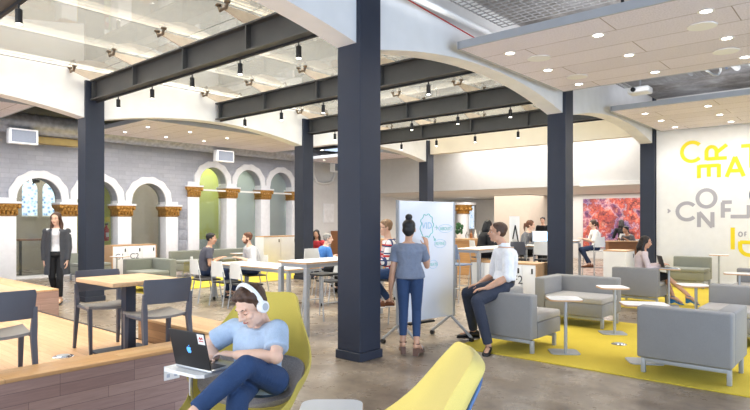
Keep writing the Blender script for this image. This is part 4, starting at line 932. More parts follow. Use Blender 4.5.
def person(name, label, J, st):
    """J: world joints. keys pel,neck,head,hf(head fwd),hu(head up),tr(torso right),pr(pelvis right), sh,el,wr,hd(hand dir),hn(palm normal),hip,kn,an,td(toe dir): [left,right]"""
    S = st.get('s', 1.0); vox = st.get('vox', .008); far = st.get('far', False)
    root = Vector((J['pel'].x, J['pel'].y, st.get('floor', .001)))
    t = thing(name, root, label, 'person'); L = lambda p: p-root
    pel, neck = L(J['pel']), L(J['neck']); up = (neck-pel).normalized(); tr, pr = J['tr'].normalized(), J['pr'].normalized()
    tf = up.cross(tr).normalized(); fem = st.get('fem', False)
    prof = [(-.10, .085, .075), (-.05, .15, .105), (.0, .168, .118), (.12, .158, .112), (.36, .142, .102), (.60, .158, .112), (.78, .172, .114), (.90, .165, .10), (.97, .115, .08), (1.03, .062, .06)]
    if fem: prof = [(-.10, .085, .075), (-.05, .155, .105), (.0, .170, .115), (.12, .160, .105), (.38, .122, .086), (.60, .138, .10), (.74, .148, .112), (.88, .142, .088), (.97, .10, .07), (1.03, .052, .05)]
    bend = st.get('bend', .04); Lt = (neck-pel).length
    def torso(m, k, add, t0=-.2, t1=1.2):
        rings = []
        for q, a, b in prof:
            if q < t0-1e-6 or q > t1+1e-6: continue
            w = min(max(q, 0), 1); r = (pr*(1-w)+tr*w).normalized(); f = up.cross(r).normalized()
            c = pel+up*(q*Lt)-f*(bend*math.sin(PI*min(max(q, 0), 1)))
            rings.append(ell(c, r, f, a*S*k+add, b*S*k+add))
        m.loft(rings)
    sh = [L(p) for p in J['sh']]; el = [L(p) for p in J['el']]; wr = [L(p) for p in J['wr']]; hip = [L(p) for p in J['hip']]; kn = [L(p) for p in J['kn']]; an = [L(p) for p in J['an']]
    hd, hf, hu = L(J['head']), J['hf'].normalized(), J['hu']; hu = (hu-hf*hu.dot(hf)).normalized(); hr = hf.cross(hu)
    HM = Matrix((hr, hf, hu)).transposed(); Hs = S*st.get('hs', 1.0)
    H = lambda x, y, z: hd+HM @ Vector((x*Hs, y*Hs, z*Hs))
    # ------------------------------------------------ body
    m = MB(); torso(m, .95, -.006)
    cap(m, [neck-up*.05, neck, H(0, -.018, -.065)], [.062*S, .054*S*(.88 if fem else 1), .05*S*(.88 if fem else 1)], 12)
    B = lambda x, y, z, rx, ry, rz: m.ball(H(x, y, z), Hs, rx, ry, rz, mat=HM, u=16, v=12)
    B(0, -.012, .035, .077, .096, .086); B(0, .022, -.035, .060, .066, .078); B(0, .052, -.088, .030, .028, .024); B(0, .02, -.075, .052, .05, .034)
    cap(m, [H(0, .084, .018), H(0, .106, -.022)], [.009*Hs, .0135*Hs], 8); B(.012, .094, -.026, .010, .012, .009); B(-.012, .094, -.026, .010, .012, .009)
    B(0, .079, .030, .05, .014, .012); B(0, .082, -.052, .022, .012, .011)
    for s in (-1, 1): B(s*.076, -.008, -.008, .011, .02, .031); B(s*.04, .062, -.02, .022, .02, .02)
    ua, fa = (.046, .040, .041, .028) if fem else (.054, .046, .045, .032), 0
    for i in (0, 1):
        cap(m, [sh[i], (sh[i]+el[i])/2, el[i], (el[i]*.6+wr[i]*.4), wr[i]], [ua[0]*S, ua[0]*S*.92, ua[1]*S*.92, ua[2]*S, ua[3]*S*.9], 12)
        cap(m, [neck-up*.06*S, sh[i]], [.055*S, .05*S], 10)
        hdv = J['hd'][i]; hand(m, wr[i]+hdv.normalized()*.012, hdv, J['hn'][i], 1 if i == 1 else -1, st.get('curl', .3), S*.98)
        cap(m, [hip[i], kn[i], an[i]+Vector((0, 0, -.01))], [.078*S, .052*S, .036*S], 12)
        td = J['td'][i].normalized(); foot = an[i]; hz = -.055*S+(.0 if not st.get('heels') else .0)
        cap(m, [foot+td*-.035*S+Vector((0, 0, -.045*S)), foot+td*.05*S+Vector((0, 0, -.05*S)), foot+td*.15*S+Vector((0, 0, -.062*S+(-.05 if st.get('heels') else 0)))], [.032*S, .036*S, .026*S], 10)
    remesh(m.build('body', skin(st.get('skin', 'fair')), t), vox, 2)
    # ------------------------------------------------ face
    dark = plain('eye_dark', rgb(40, 30, 26), .2); white = plain('eye_white', rgb(240, 238, 234), .3)
    if not st.get('noface'):
        for s in (-1, 1):
            e = MB().ball(H(s*.031, .0725, .005), .0125*Hs, 1, .8, .72, mat=HM, u=10, v=8).build('eye', skin(st.get('skin', 'fair')) if st.get('lid') else white, t)
            if st.get('lid'): MB().tube([H(s*.019, .0815, .0005), H(s*.031, .0835, -.003), H(s*.043, .0785, .0)], [.0014, .002, .0012], 6).build('eyelash', dark, e)
            else: MB().ball(H(s*.031, .0805, .003), .0062*Hs, 1, .5, 1, mat=HM, u=8, v=6).build('iris', dark, e)
            MB().ball(H(s*.031, .0718, .0085+st.get('lid', 0)), .0128*Hs, 1.05, .85, .62-st.get('lid', 0)*30, mat=HM, u=10, v=8).build('eyelid', skin(st.get('skin', 'fair')), e)
            MB().tube([H(s*.014, .088, .026), H(s*.032, .088, .032), H(s*.05, .074, .026)], [.003*Hs, .0038*Hs, .002*Hs], 6).build('eyebrow', hairm(st['hair'][1]), t)
        MB().tube([H(-.022, .084, -.056), H(0, .0935, -.054), H(.022, .084, -.056)], [.003*Hs, .0062*Hs, .003*Hs], 8).build('lips', plain('lip_'+st.get('skin', 'fair'), rgb(184, 112, 100), .5), t)
    if st.get('beard'):
        m = MB(); m.ball(H(0, .03, -.078), Hs, .058, .058, .042, mat=HM); m.ball(H(0, .086, -.042), Hs, .026, .012, .007, mat=HM)
        for s in (-1, 1): m.ball(H(s*.056, .014, -.05), Hs, .014, .03, .045, mat=HM)
        remesh(m.build('beard', hairm(st['hair'][1]), t), .007, 1)
    # ------------------------------------------------ hair
    hk, hc = st['hair']; m = MB(); B = lambda x, y, z, rx, ry, rz: m.ball(H(x, y, z), Hs, rx, ry, rz, mat=HM, u=18, v=12)
    B(0, -.024, .052, .084, .098, .079); (B(0, -.045, .014, .078, .063, .068) if hk in ('short', 'curly') else B(0, -.048, .0, .080, .068, .085))
    if hk == 'short':
        for s in (-1, 1): B(s*.071, -.004, .022, .012, .026, .04)
        rr_ = random.Random(5)
        for k in range(16): a = rr_.uniform(-1, 1); B(a*.06, .005+rr_.uniform(-.05, .035), .105+rr_.uniform(-.01, .012)-.03*abs(a), .022, .03, .018)
    if hk == 'curly':
        for s in (-1, 1): B(s*.071, -.004, .022, .014, .028, .04)
        rr_ = random.Random(8)
        for k in range(46): a = rr_.uniform(0, PI); b = rr_.uniform(-.6, PI*.9); B(.078*math.cos(a)*.98, -.01+.085*math.cos(b)*.9*math.sin(a), .055+.072*math.sin(a)*max(.62, math.sin(b)), .022, .022, .02)
    if hk == 'bun':
        B(0, -.035, .155, .046, .046, .042); B(0, -.03, .128, .03, .03, .03)
        for s in (-1, 1): B(s*.068, -.015, .012, .014, .03, .045)
        B(0, -.07, -.05, .05, .03, .04)
    if hk in ('long', 'pony'):
        for s in (-1, 1):
            B(s*.070, .006, .03, .018, .05, .055)
            if hk == 'long': cap(m, [H(s*.072, -.01, .0), H(s*.082, -.03, -.10), H(s*.088, .0, -.20), H(s*.08, .03, -.30)], [.026*Hs, .036*Hs, .034*Hs, .016*Hs], 8)
        if hk == 'long': cap(m, [H(0, -.07, 0), H(0, -.085, -.12), H(0, -.08, -.26)], [.07*Hs, .075*Hs, .045*Hs], 10)
        else: cap(m, [H(0, -.1, .03), H(0, -.14, .0), H(0, -.135, -.09), H(0, -.11, -.17)], [.022*Hs, .032*Hs, .028*Hs, .012*Hs], 8)
    remesh(m.build('hair', hairm(hc), t), .0075, 2)
    # ------------------------------------------------ clothes
    sl = st.get('sleeve', .5); loose = st.get('loose', .012)
    m = MB(); torso(m, 1.0, loose, st.get('hem', .0), .975)
    for i in (0, 1):
        cap(m, [neck-up*.075*S, sh[i]], [.05*S+loose, .052*S+loose], 12)
        a, b, c, w = sh[i], el[i], wr[i], ua
        if sl <= 1: e = a+(b-a)*sl; m.tube([a, (a+e)/2, e], [w[0]*S+loose, w[0]*S+loose*1.05, w[1]*S+loose*1.5], 14); m.ball(a, w[0]*S+loose)
        else: e = b+(c-b)*(sl-1); cap(m, [a, (a+b)/2, b], [w[0]*S+loose, w[0]*S+loose, w[1]*S+loose]); m.tube([b, (b+e)/2, e], [w[1]*S+loose, w[2]*S+loose, w[3]*S+loose*1.1], 14)
    o = remesh(m.build(st.get('topname', 'shirt'), st['top'], t), .009 if not far else .011, 2)
    if st.get('collar'):
        c0 = neck+up*.012; MB().loft([ell(c0+up*z, tr, tf, a*S, b*S) for z, a, b in ((-.012, .080, .076), (.035, .064, .064), (.035, .058, .058), (-.012, .07, .066))], cap=False).build('collar', st['top'], t, ang=60)
    if st.get('coat'):   # open cardigan hanging to the thighs
        m = MB()
        for sgn in (-1, 1):
            rings = []
            for q, wd, dd in ((.97, .105, .085), (.86, .185, .125), (.5, .175, .13), (.1, .19, .14), (-.45, .215, .15), (-.75, .225, .155)):
                c = pel+up*(q*Lt); arcp = []
                for k in range(11): a = R(-90+155*k/10); arcp.append((math.cos(a)*wd*S*sgn, math.sin(a)*dd*S))
                o1 = [c+tr*x+tf*y for x, y in arcp]; i1 = [c+tr*(x*.9)+tf*(y*.9) for x, y in arcp[::-1]]; rings.append(o1+i1)
            m.loft(rings)
        for i in (0, 1): cap(m, [neck-up*.07, sh[i], (sh[i]+el[i])/2, el[i]], [.06, .062, .062, .056]); m.tube([el[i], (el[i]+wr[i])/2, wr[i]], [.06, .054, .048], 12)
        remesh(m.build('cardigan', st['coat'], t), .01, 3)
    m = MB(); r = (pr).normalized(); f = Vector((0, 0, 1)).cross(r).normalized() if abs(pr.z) < .9 else tf
    tl = st.get('tlen', .93); tw = st.get('tw', 1.0); skirt = st.get('skirt')
    torso(m, 1.0, .006, -.2, .13)
    for i in (0, 1):
        e = kn[i]+(an[i]-kn[i])*tl if not skirt else hip[i]+(kn[i]-hip[i])*.95
        cap(m, [hip[i], (hip[i]*.5+kn[i]*.5)], [.094*S*tw, .082*S*tw], 14)
        if skirt: cap(m, [(hip[i]+kn[i])/2, e], [.09*S, .075*S], 14)
        else: cap(m, [(hip[i]+kn[i])/2, kn[i]], [.082*S*tw, .066*S*tw], 14); m.tube([kn[i], kn[i]*.6+e*.4, e], [.066*S*tw, .062*S*tw, .050*S*tw], 14)
    if skirt: cap(m, [(hip[0]+hip[1])/2, (kn[0]+kn[1])/2*.8+(hip[0]+hip[1])/2*.2], [.1*S, .09*S], 12)
    remesh(m.build('skirt' if skirt else 'trousers', st['bottom'], t), .009 if not far else .011, 2)
    if st.get('belt'): MB().loft([ell(pel+up*(q*Lt), pr, up.cross(pr).normalized(), .168*S+.008, .118*S+.008) for q in (.06, .11)]).build('belt', M['black'], t)
    # ------------------------------------------------ shoes
    for i in (0, 1):
        td = J['td'][i].normalized(); sd = td.cross(Vector((0, 0, 1))).normalized(); uu = sd.cross(td).normalized(); a = an[i]
        if st.get('heels'):
            m = MB(); q = lambda y, z: a+td*y*S+Vector((0, 0, z*S))
            m.loft([[q(y, z)+sd*(w*sx) for sx, z in ((-1, zt), (1, zt), (1, zb), (-1, zb))] for y, w, zt, zb in ((-.055, .026, -.072, -.165), (-.03, .03, -.075, -.165), (.03, .03, -.085, -.13), (.09, .04, -.118, -.15), (.17, .034, -.13, -.148), (.195, .02, -.135, -.148))])
            m.tube([q(.10, -.125)-sd*.042, q(.10, -.07), q(.10, -.125)+sd*.042], .009, 6, smooth=2); m.tube([a+Vector((0, 0, -.02))+td*(.04*math.cos(k*PI/6))+sd*(.04*math.sin(k*PI/6)) for k in range(13)], .007, 6)
            m.build('sandal' if not st.get('pump') else 'shoe', st['shoe'], t, ang=40); 
        else:
            m = MB(); rings = []
            for y, w, zt, zb in ((-.075, .022, -.03, -.088), (-.06, .034, .0, -.09), (0, .037, .01, -.09), (.06, .042, -.022, -.09), (.13, .047, -.045, -.09), (.18, .04, -.055, -.09), (.205, .02, -.065, -.088)):
                c = a+td*y*S; rings.append([c+sd*(w*S*math.cos(k*PI/6))+uu*(((zt+zb)/2+(zt-zb)/2*math.sin(k*PI/6))*S) for k in range(12)])
            m.loft(rings); o = m.build('shoe', st['shoe'], t, ang=60)
            MB().loft([[a+td*y*S+sd*(w*S*sx)+uu*(z*S) for sx, z in ((-1, -.085), (1, -.085), (1, -.1), (-1, -.1))] for y, w in ((-.08, .03), (-.04, .04), (.08, .046), (.15, .048), (.21, .022))]).build('sole', M['black'] if not st.get('sole') else st['sole'], o)
    t['_H'] = 0; del t['_H']
    return t, H, HM, Hs
V = Vector
def gen(pos, h, mode='sit', seat=.45, foot=.0, lean=8, s=1.0, hands=None, head=None, armpole=None, thigh=.43, legs=None, twist=0, knee_spread=.09, shin_fwd=.02, headdrop=0):
    """pos: (x,y) of the pelvis; h: facing vector. hands: [left,right] (fwd, side, z) offsets; head: facing vector"""
    f = V((h[0], h[1], 0)).normalized(); r = f.cross(V((0, 0, 1))); up0 = V((0, 0, 1))
    pz = seat+.095*s if mode == 'sit' else .93*s
    pel = V((pos[0], pos[1], pz)); up = (up0*math.cos(R(lean))+f*math.sin(R(lean))).normalized()
    tr = (Matrix.Rotation(R(twist), 3, 'Z') @ r); neck = pel+up*.50*s
    hf = V(head) if head is not None else f+V((0, 0, -.15)); hf.normalize()
    hd = neck+up*.07*s+V((0, 0, .095*s))+hf*.03*s+V((0, 0, headdrop))
    sh = [neck-up*.07*s+tr*(sg*.185*s) for sg in (-1, 1)]
    hip = [pel+r*(sg*.09*s)+V((0, 0, -.02)) for sg in (-1, 1)]
    J = dict(pel=pel, neck=neck, head=hd, hf=hf, hu=up0, tr=tr, pr=r, sh=sh, hip=hip, el=[], wr=[], hd=[], hn=[], kn=[], an=[], td=[f, f])
    hands = hands or [(.36, .12, .76), (.36, .12, .76)]
    for i, sg in enumerate((-1, 1)):
        hh = hands[i]; tgt = pel+f*hh[0]+r*(sg*hh[1])+V((0, 0, hh[2]-pz))
        e, w = ik(sh[i], tgt, .29*s, .255*s, V((0, 0, -1))+r*(sg*.5)-f*.4); J['el'].append(e); J['wr'].append(w)
        fd = (w-e).normalized(); J['hd'].append((fd+f*.3).normalized() if hh[0] > .15 else fd); J['hn'].append(V((0, 0, -1)) if hh[0] > .15 else -r*sg)
        if legs:
            k, a = legs[i]; J['kn'].append(pel+f*k[0]+r*(sg*k[1])+V((0, 0, k[2]-pz))); J['an'].append(pel+f*a[0]+r*(sg*a[1])+V((0, 0, a[2]-pz)))
        elif mode == 'sit':
            k = hip[i]+f*thigh*s+r*(sg*(knee_spread-.09))+V((0, 0, .015)); a = V((k.x, k.y, foot+.10*s))+f*shin_fwd; 
            if (k-a).length < .43*s: a = k+(a-k).normalized()*max(.3, min(.43*s, k.z-foot-.10*s))
            J['kn'].append(k); J['an'].append(a)
    return J
def lat(a, b): return RT*a+FW*b     # a to the right of the photo, b away from the camera
jean = clo('jeans', rgb(44, 70, 112)); djean = clo('dark_jeans', rgb(38, 54, 86)); bjean = clo('blue_jeans', rgb(44, 68, 106)); wshirt = clo('white_shirt', rgb(240, 241, 244)); blackc = clo('black_cloth', rgb(26, 26, 30)); slack = clo('slate_trousers', rgb(52, 58, 74))
bshoe = plain('black_leather', rgb(26, 24, 26), .35); brshoe = plain('brown_leather', rgb(120, 72, 44), .45)
# ---------- man with headphones and laptop in the mustard chair
CO = V((-2.93, 2.05, .0)); CRZ = R(209)
egg_chair(CO+V((0, 0, .001)), CRZ, 'mustard high back lounge chair the man with headphones sits in', 'yellow', 'blueshell')
J = dict(pel=dp(262, 3.68, .54), neck=pt(262, 323.5, 3.63), head=pt(251.5, 306.5, 3.52), hf=lat(-.52, -.68)+V((0, 0, -.45)), hu=V((0, 0, 1))+lat(-.1, 0), tr=lat(.76, -.65), pr=lat(.9, -.4),
   sh=[pt(277, 331, 3.50), pt(235, 329, 3.76)], el=[pt(276, 357, 3.36), pt(206, 346, 3.74)], wr=[pt(237, 355, 3.47), pt(216, 356, 3.66)], hd=[lat(-.9, .3)+V((0, 0, .06)), lat(-.5, -.5)+V((0, 0, -.1))], hn=[V((0, 0, -1)), V((0, 0, -1))],
   hip=[pt(275, 380, 3.56), pt(250, 380, 3.68)], kn=[pt(246, 366, 3.22), pt(238, 399, 3.18)], an=[pt(193, 412, 2.98), dp(226, 2.98, .10)], td=[lat(-.75, -.3)+V((0, 0, -.2)), lat(-.35, -.9)])
tee = clo('pale_blue_tee', rgb(176, 194, 216))
man, H, HM, Hs = person('person', 'person in a pale blue t-shirt and white headphones typing in the mustard chair', J, dict(s=1.0, hs=1.02, vox=.0055, hair=('curly', 'brown'), skin='fair', top=tee, bottom=jean, sleeve=.72, loose=.018, hem=.0, lid=-.005, shoe=brshoe, curl=.35, tlen=.95, tw=.95))
root = man.location
t = thing('headphones', root+H(0, 0, .0), 'white and silver headphones on the head of the man in the mustard chair', 'headphones'); o = H(0, 0, 0); h = lambda x, y, z: H(x, y, z)-o
MB().tube([h(.098*math.cos(k*PI/14), -.012, .018+.128*math.sin(k*PI/14)) for k in range(15)], .011, 8, flat=1.5).build('headband', M['lam'], t)
for s in (-1, 1):
    c = MB().tube([h(s*.080, -.008, -.005), h(s*.092, -.008, -.005), h(s*.110, -.008, -.005), h(s*.116, -.008, -.005)], [.036, .038, .036, .026], 18).build('ear_cup', M['lam'], t); MB().tube([h(s*.1165, -.008, -.005), h(s*.1185, -.008, -.005)], [.022, .02], 16).build('cap', M['satin'], c)
# laptop table
lc = fl(197, 367, .70); ldir = V((.985, .12, 0)).normalized(); lrz = math.atan2(ldir.y, ldir.x)
t = thing('laptop_table', (lc.x, lc.y, .001), 'white tablet table on a bent chrome leg, carrying the black laptop', 'side table', rz=lrz)
pts = [(-.17, -.10), (-.14, -.13), (.15, -.13), (.19, -.10), (.19, .17), (.15, .21), (-.12, .21), (-.17, .17)]
MB().prism(pts, 'Z', .68, .70).build('table_top', M['lam'], t)
MB().tube([(-.08, .02, .679), (-.09, .02, .50), (-.06, .06, .30), (.06, .12, .05), (.25, .14, .035), (.55, .14, .035)], .014, 10, smooth=2).build('leg', M['chrome'], t); MB().box(-.16, .5, .03, .25, .001, .02, bev=.005).build('base_plate', M['satin'], t)
lp, lid, rot = laptop((lc.x+.045, lc.y+.055, .702), lrz, 'black laptop with a glowing apple mark on the tablet table', tilt=103, w=.325, d=.235, lid='blackm', body='alu')
lp.rotation_euler = (0, 0, lrz+PI)
# hinge towards the camera: the lid outside faces -local... reuse lid matrix for the marks
def lidpt(x, z): return rot @ V((x, .0046, z))
apple = emis('lit_blue_mark', rgb(84, 160, 240), 1.1)
def flat_on_lid(name, poly, mat, off=.0):
    m = MB(); a = [rot @ V((x, .0042+off, z)) for x, z in poly]; b = [rot @ V((x, .0050+off, z)) for x, z in poly]; m.loft([a, b]); return m.build(name, mat, lid, smooth=False)
ap = [(.0, .024), (.012, .030), (.024, .026), (.030, .016)]+[(.024, .010), (.021, .002), (.024, -.006), (.031, -.010)]+[(.024, -.026), (.014, -.036), (.004, -.032), (-.004, -.032), (-.014, -.036), (-.026, -.022), (-.033, -.002), (-.030, .016), (-.022, .027), (-.010, .029)]
flat_on_lid('apple_mark', [(-x*.6, .118+z*.6) for x, z in ap], apple)
flat_on_lid('apple_leaf', [(-x*.6, .118+z*.6) for x, z in ((.001, .034), (.003, .044), (.013, .052), (.012, .042))], apple)
flat_on_lid('sticker', [(-.158, .165), (-.098, .165), (-.098, .228), (-.158, .228)], M['lam'])
flat_on_lid('sticker_mark', [(-.150, .195), (-.139, .212), (-.130, .203), (-.121, .213), (-.106, .192), (-.118, .200), (-.128, .192), (-.138, .201)], M['red'], .0009); flat_on_lid('sticker_mark', [(-.148, .183), (-.108, .183), (-.108, .188), (-.148, .188)], M['red'], .0009)
# foreground chair and white tables
egg_chair(V((-1.68, 1.52, .001)), R(131), 'pale yellow high back lounge chair cut by the bottom frame edge', 'paley', 'blueshell')
q = dp(331, 2.76); side_table(q.x, q.y, .70, 'white low table cut by the bottom frame edge', rx=.15, ry=.15, z=.001, rz=YAW)
# ---------- woman writing on the whiteboard
dW = 6.9
J = dict(pel=dp(410, dW, .93), neck=pt(408.5, 242, dW-.01), head=pt(409, 229.5, dW+.02), hf=lat(.15, .98)+V((0, 0, -.05)), hu=V((0, 0, 1)), tr=lat(.97, -.05), pr=lat(1, 0),
   sh=[pt(396.5, 249.5, dW), pt(421.5, 249.5, dW)], el=[pt(392.5, 272, dW-.02), pt(427, 266, dW+.14)], wr=[pt(390.5, 291, dW+.08), pt(427, 247, dW+.30)], hd=[V((0, 0, -1))+lat(.05, .1), V((0, 0, .8))+lat(-.1, .4)], hn=[lat(1, .2), lat(-.5, .8)],
   hip=[dp(403, dW, .90), dp(417, dW, .90)], kn=[dp(403.5, dW+.03, .52), dp(416.5, dW+.05, .52)], an=[dp(403, dW-.02, .175), dp(416.5, dW-.1, .17)], td=[lat(-.05, 1), lat(.45, .9)])
person('person', 'person in a blue grey t-shirt and jeans with a dark bun, writing on the whiteboard', J, dict(s=.95, vox=.007, fem=True, hair=('bun', 'black'), skin='tan', top=clo('blue_grey_tee', rgb(122, 132, 152)), bottom=bjean, sleeve=.55, loose=.022, hem=-.05, shoe=plain('tan_sandal', rgb(112, 84, 72), .5), heels=True, tlen=.84, tw=.92))
# ---------- man in the white shirt on the lounge seat
J = dict(pel=pt(503, 284, 7.36), neck=pt(504, 246.5, 7.36), head=pt(497.5, 232.5, 7.36), hf=lat(-.97, .1)+V((0, 0, .05)), hu=V((0, 0, 1)), tr=lat(.25, .95), pr=lat(.15, .95),
   sh=[pt(508, 254, 7.2), pt(498, 253.5, 7.5)], el=[pt(508, 277, 7.1), pt(493, 275, 7.6)], wr=[pt(487, 288, 7.08), pt(479, 284, 7.5)], hd=[lat(-1, .1)+V((0, 0, -.15)), lat(-1, -.1)+V((0, 0, -.2))], hn=[V((0, 0, -1)), V((0, 0, -1))],
   hip=[pt(502, 287, 7.25), pt(500, 286, 7.44)], kn=[pt(477, 301, 7.02), pt(467, 293, 7.5)], an=[pt(488.5, 345, 7.0), pt(473.5, 330, 7.75)], td=[lat(-.35, -.9), lat(-1, .05)])
J['tr'] = lat(-.34, .94); J['pr'] = lat(-.2, .97)
person('person', 'person in a white dress shirt and dark trousers sitting on the grey lounge seat', J, dict(s=1.07, hs=.98, vox=.007, hair=('short', 'brown'), skin='tan', top=wshirt, bottom=slack, sleeve=1.15, loose=.016, hem=.06, collar=True, shoe=bshoe, tlen=.97, belt=True, tw=1.08))
# ---------- walking woman
pW = dp(57, 11.05); fW = lat(.25, -1)
J = gen((pW.x, pW.y), fW, 'stand', lean=2, s=1.02, hands=[(.08, .20, .80), (.0, .22, .82)], legs=[((.10, .07, .50), (.02, .06, .12)), ((.02, .08, .51), (-.22, .08, .16))], head=lat(.1, -1)+V((0, 0, -.1)))
person('person', 'person walking in a long dark grey cardigan over a white top, before the arcade', J, dict(s=1.02, vox=.009, fem=True, hair=('long', 'brown'), skin='fair', top=clo('white_top', rgb(232, 232, 236)), bottom=blackc, coat=clo('charcoal_cardigan', rgb(66, 68, 74)), sleeve=.35, loose=.006, shoe=plain('tan_flat', rgb(190, 150, 120), .5), hem=.05, tw=.92))
# ---------- two men at the long white table
q = dp(205, 12.05); J = gen((q.x, q.y), lat(.9, .25), lean=10, s=1.0, seat=.46, hands=[(.30, .16, .80), (.28, .1, .80)], head=lat(.95, .1)+V((0, 0, -.08)))
person('person', 'person in a dark grey t-shirt at the left end of the long white table', J, dict(vox=.009, far=True, hair=('short', 'black'), skin='tan', top=clo('dark_tee', rgb(84, 84, 96)), bottom=djean, sleeve=.6, loose=.02, shoe=bshoe))
shell_chair((q.x, q.y, .001), math.atan2(-(RT*.9+FW*.25).x, (RT*.9+FW*.25).y), 'white chair under the man in the dark grey t-shirt', dark=True)
q = dp(254, 12.35); J = gen((q.x, q.y), lat(-.75, -.5), lean=12, s=1.02, seat=.46, hands=[(.30, .14, .80), (.30, .14, .80)], head=lat(-.95, -.3)+V((0, 0, -.1)))
person('person', 'person with a beard and light patterned shirt leaning on the long white table', J, dict(vox=.009, far=True, hair=('short', 'auburn'), beard=True, skin='fair', top=clo('light_check_shirt', rgb(196, 196, 200)), bottom=djean, sleeve=1.6, loose=.016, shoe=bshoe))
shell_chair((q.x, q.y, .001), math.atan2(-(RT*-.75+FW*-.5).x, (RT*-.75+FW*-.5).y), 'white chair under the bearded man', dark=True)
# ---------- man in blue
q = dp(320, 12.6); J = gen((q.x, q.y), lat(.85, .45), lean=16, seat=.46, hands=[(.36, .16, .80), (.36, .12, .80)], head=lat(.95, .1)+V((0, 0, -.1)))
person('person', 'person in a bright blue shirt with grey hair seen left of the middle column', J, dict(vox=.009, far=True, hair=('short', 'grey'), skin='fair', top=clo('bright_blue_shirt', rgb(70, 124, 196)), bottom=blackc, sleeve=1.7, shoe=bshoe))
shell_chair((q.x, q.y, .001), math.atan2(-(RT*.85+FW*.45).x, (RT*.85+FW*.45).y), 'white chair under the man in blue', dark=True)
q = dp(317.5, 16.3); J = gen((q.x, q.y), lat(-.2, -1), seat=.46, hands=[(.3, .16, .78), (.3, .12, .78)])
person('person', 'person in a red top half hidden behind the man in blue', J, dict(vox=.011, far=True, noface=True, hair=('long', 'dark'), skin='tan', top=clo('red_top', rgb(200, 60, 70)), bottom=blackc, sleeve=1.7, shoe=bshoe, fem=True))
# ---------- man in plaid on the bar stool
hx = lat(-1, -.1); J = gen((-5.43, 6.66), hx, seat=.74, foot=.29, lean=10, hands=[(.36, .16, 1.07), (.36, .14, 1.07)], head=lat(-1, -.25)+V((0, 0, -.12)), legs=[((.40, .10, .80), (.22, .09, .42)), ((.34, .13, .76), (.05, .12, .40))])
mm, H2, _, _ = person('person', 'person in a plaid shirt and glasses on a bar stool behind the whiteboard', J, dict(vox=.008, hair=('short', 'sandy'), skin='fair', top=clo('plaid', special='plaid'), bottom=jean, sleeve=1.5, loose=.018, shoe=brshoe, sole=M['lam']))
t = thing('eyeglasses', mm.location+H2(0, .09, .006), 'dark framed glasses on the man in the plaid shirt', 'glasses'); o = H2(0, .09, .006)
for s in (-1, 1): MB().tube([H2(s*.032+.024*math.cos(k*PI/6), .098, .004+.018*math.sin(k*PI/6))-o for k in range(13)], .0025, 6).tube([H2(s*.056, .098, .01)-o, H2(s*.086, .0, .012)-o], .0025, 6).build('rim', M['black'], t)
MB().tube([H2(-.008, .1, .008)-o, H2(.008, .1, .008)-o], .0025, 6).build('bridge', M['black'], t)
# ---------- people at the desks behind
q = dp(482, 13.6); J = gen((q.x, q.y), lat(.9, .2), seat=.74, foot=.3, lean=14, hands=[(.34, .14, 1.06), (.34, .14, 1.06)])
person('person', 'person in a black jacket sitting behind the man in the white shirt', J, dict(vox=.01, far=True, noface=True, hair=('long', 'black'), skin='fair', top=blackc, bottom=blackc, sleeve=1.8, loose=.03, shoe=bshoe, fem=True))
shell_chair((q.x, q.y, .001), math.atan2(-(RT*.9+FW*.2).x, (RT*.9+FW*.2).y), 'bar stool under the person in the black jacket', seat=.74, group='white bar stools', dark=True)
q = dp(524, 14.2); J = gen((q.x, q.y), lat(.8, -.55), seat=.74, foot=.3, lean=14, hands=[(.36, .14, 1.07), (.36, .14, 1.07)], head=lat(.9, -.4)+V((0, 0, -.2)))
person('person', 'person in a grey top with a ponytail at the lit monitor', J, dict(vox=.01, far=True, hair=('pony', 'auburn'), skin='fair', top=clo('grey_top', rgb(110, 112, 118)), bottom=blackc, sleeve=1.8, shoe=bshoe, fem=True))
shell_chair((q.x, q.y, .001), math.atan2(-(RT*.8-FW*.55).x, (RT*.8-FW*.55).y), 'bar stool under the person in the grey top', seat=.74, group='white bar stools', dark=True)
q = dp(596, 16.5); J = gen((q.x, q.y), lat(-.97, .1), seat=.74, foot=.22, lean=6, hands=[(.36, .14, 1.07), (.34, .14, 1.07)], head=lat(-.95, .0)+V((0, 0, -.25)), legs=[((.40, .08, .78), (.22, .08, .36)), ((.40, .10, .76), (.12, .1, .34))])
person('person', 'person in a white shirt and dark jeans on a white bar stool before the mural', J, dict(vox=.01, far=True, hair=('pony', 'brown'), skin='fair', top=clo('white_blouse', rgb(240, 238, 234)), bottom=djean, sleeve=1.0, loose=.02, shoe=brshoe, fem=True))
q = dp(622, 20.5); J = gen((q.x, q.y), lat(.1, 1), seat=.74, foot=.3, lean=4, hands=[(.32, .16, 1.05), (.32, .16, 1.05)])
person('person', 'person in dark clothes sitting with back turned, right before the mural', J, dict(vox=.011, far=True, noface=True, hair=('long', 'dark'), skin='tan', top=blackc, bottom=blackc, sleeve=1.8, shoe=bshoe, fem=True))
shell_chair((q.x, q.y, .001), math.atan2(-FW.x-.1*RT.x, FW.y+.1*RT.y), 'white bar stool under the dark clothed person before the mural', seat=.74, group='white bar stools')
q = dp(633, 18.5); J = gen((q.x, q.y), lat(-.8, -.3), seat=.60, foot=.15, lean=28, hands=[(.40, .16, .98), (.40, .16, .98)])
person('person', 'person with dark hair bent over the wooden counter before the mural', J, dict(vox=.011, far=True, noface=True, hair=('short', 'dark'), skin='tan', top=clo('grey_top', rgb(110, 112, 118)), bottom=blackc, sleeve=1.8, shoe=bshoe))
shell_chair((q.x, q.y, .001), math.atan2(.8*RT.x+.3*FW.x, -.8*RT.y-.3*FW.y), 'stool under the dark haired person bent over the wooden counter', seat=.60, group='white bar stools')
p0 = dp(606, 18.0); p1 = dp(641, 18.0)
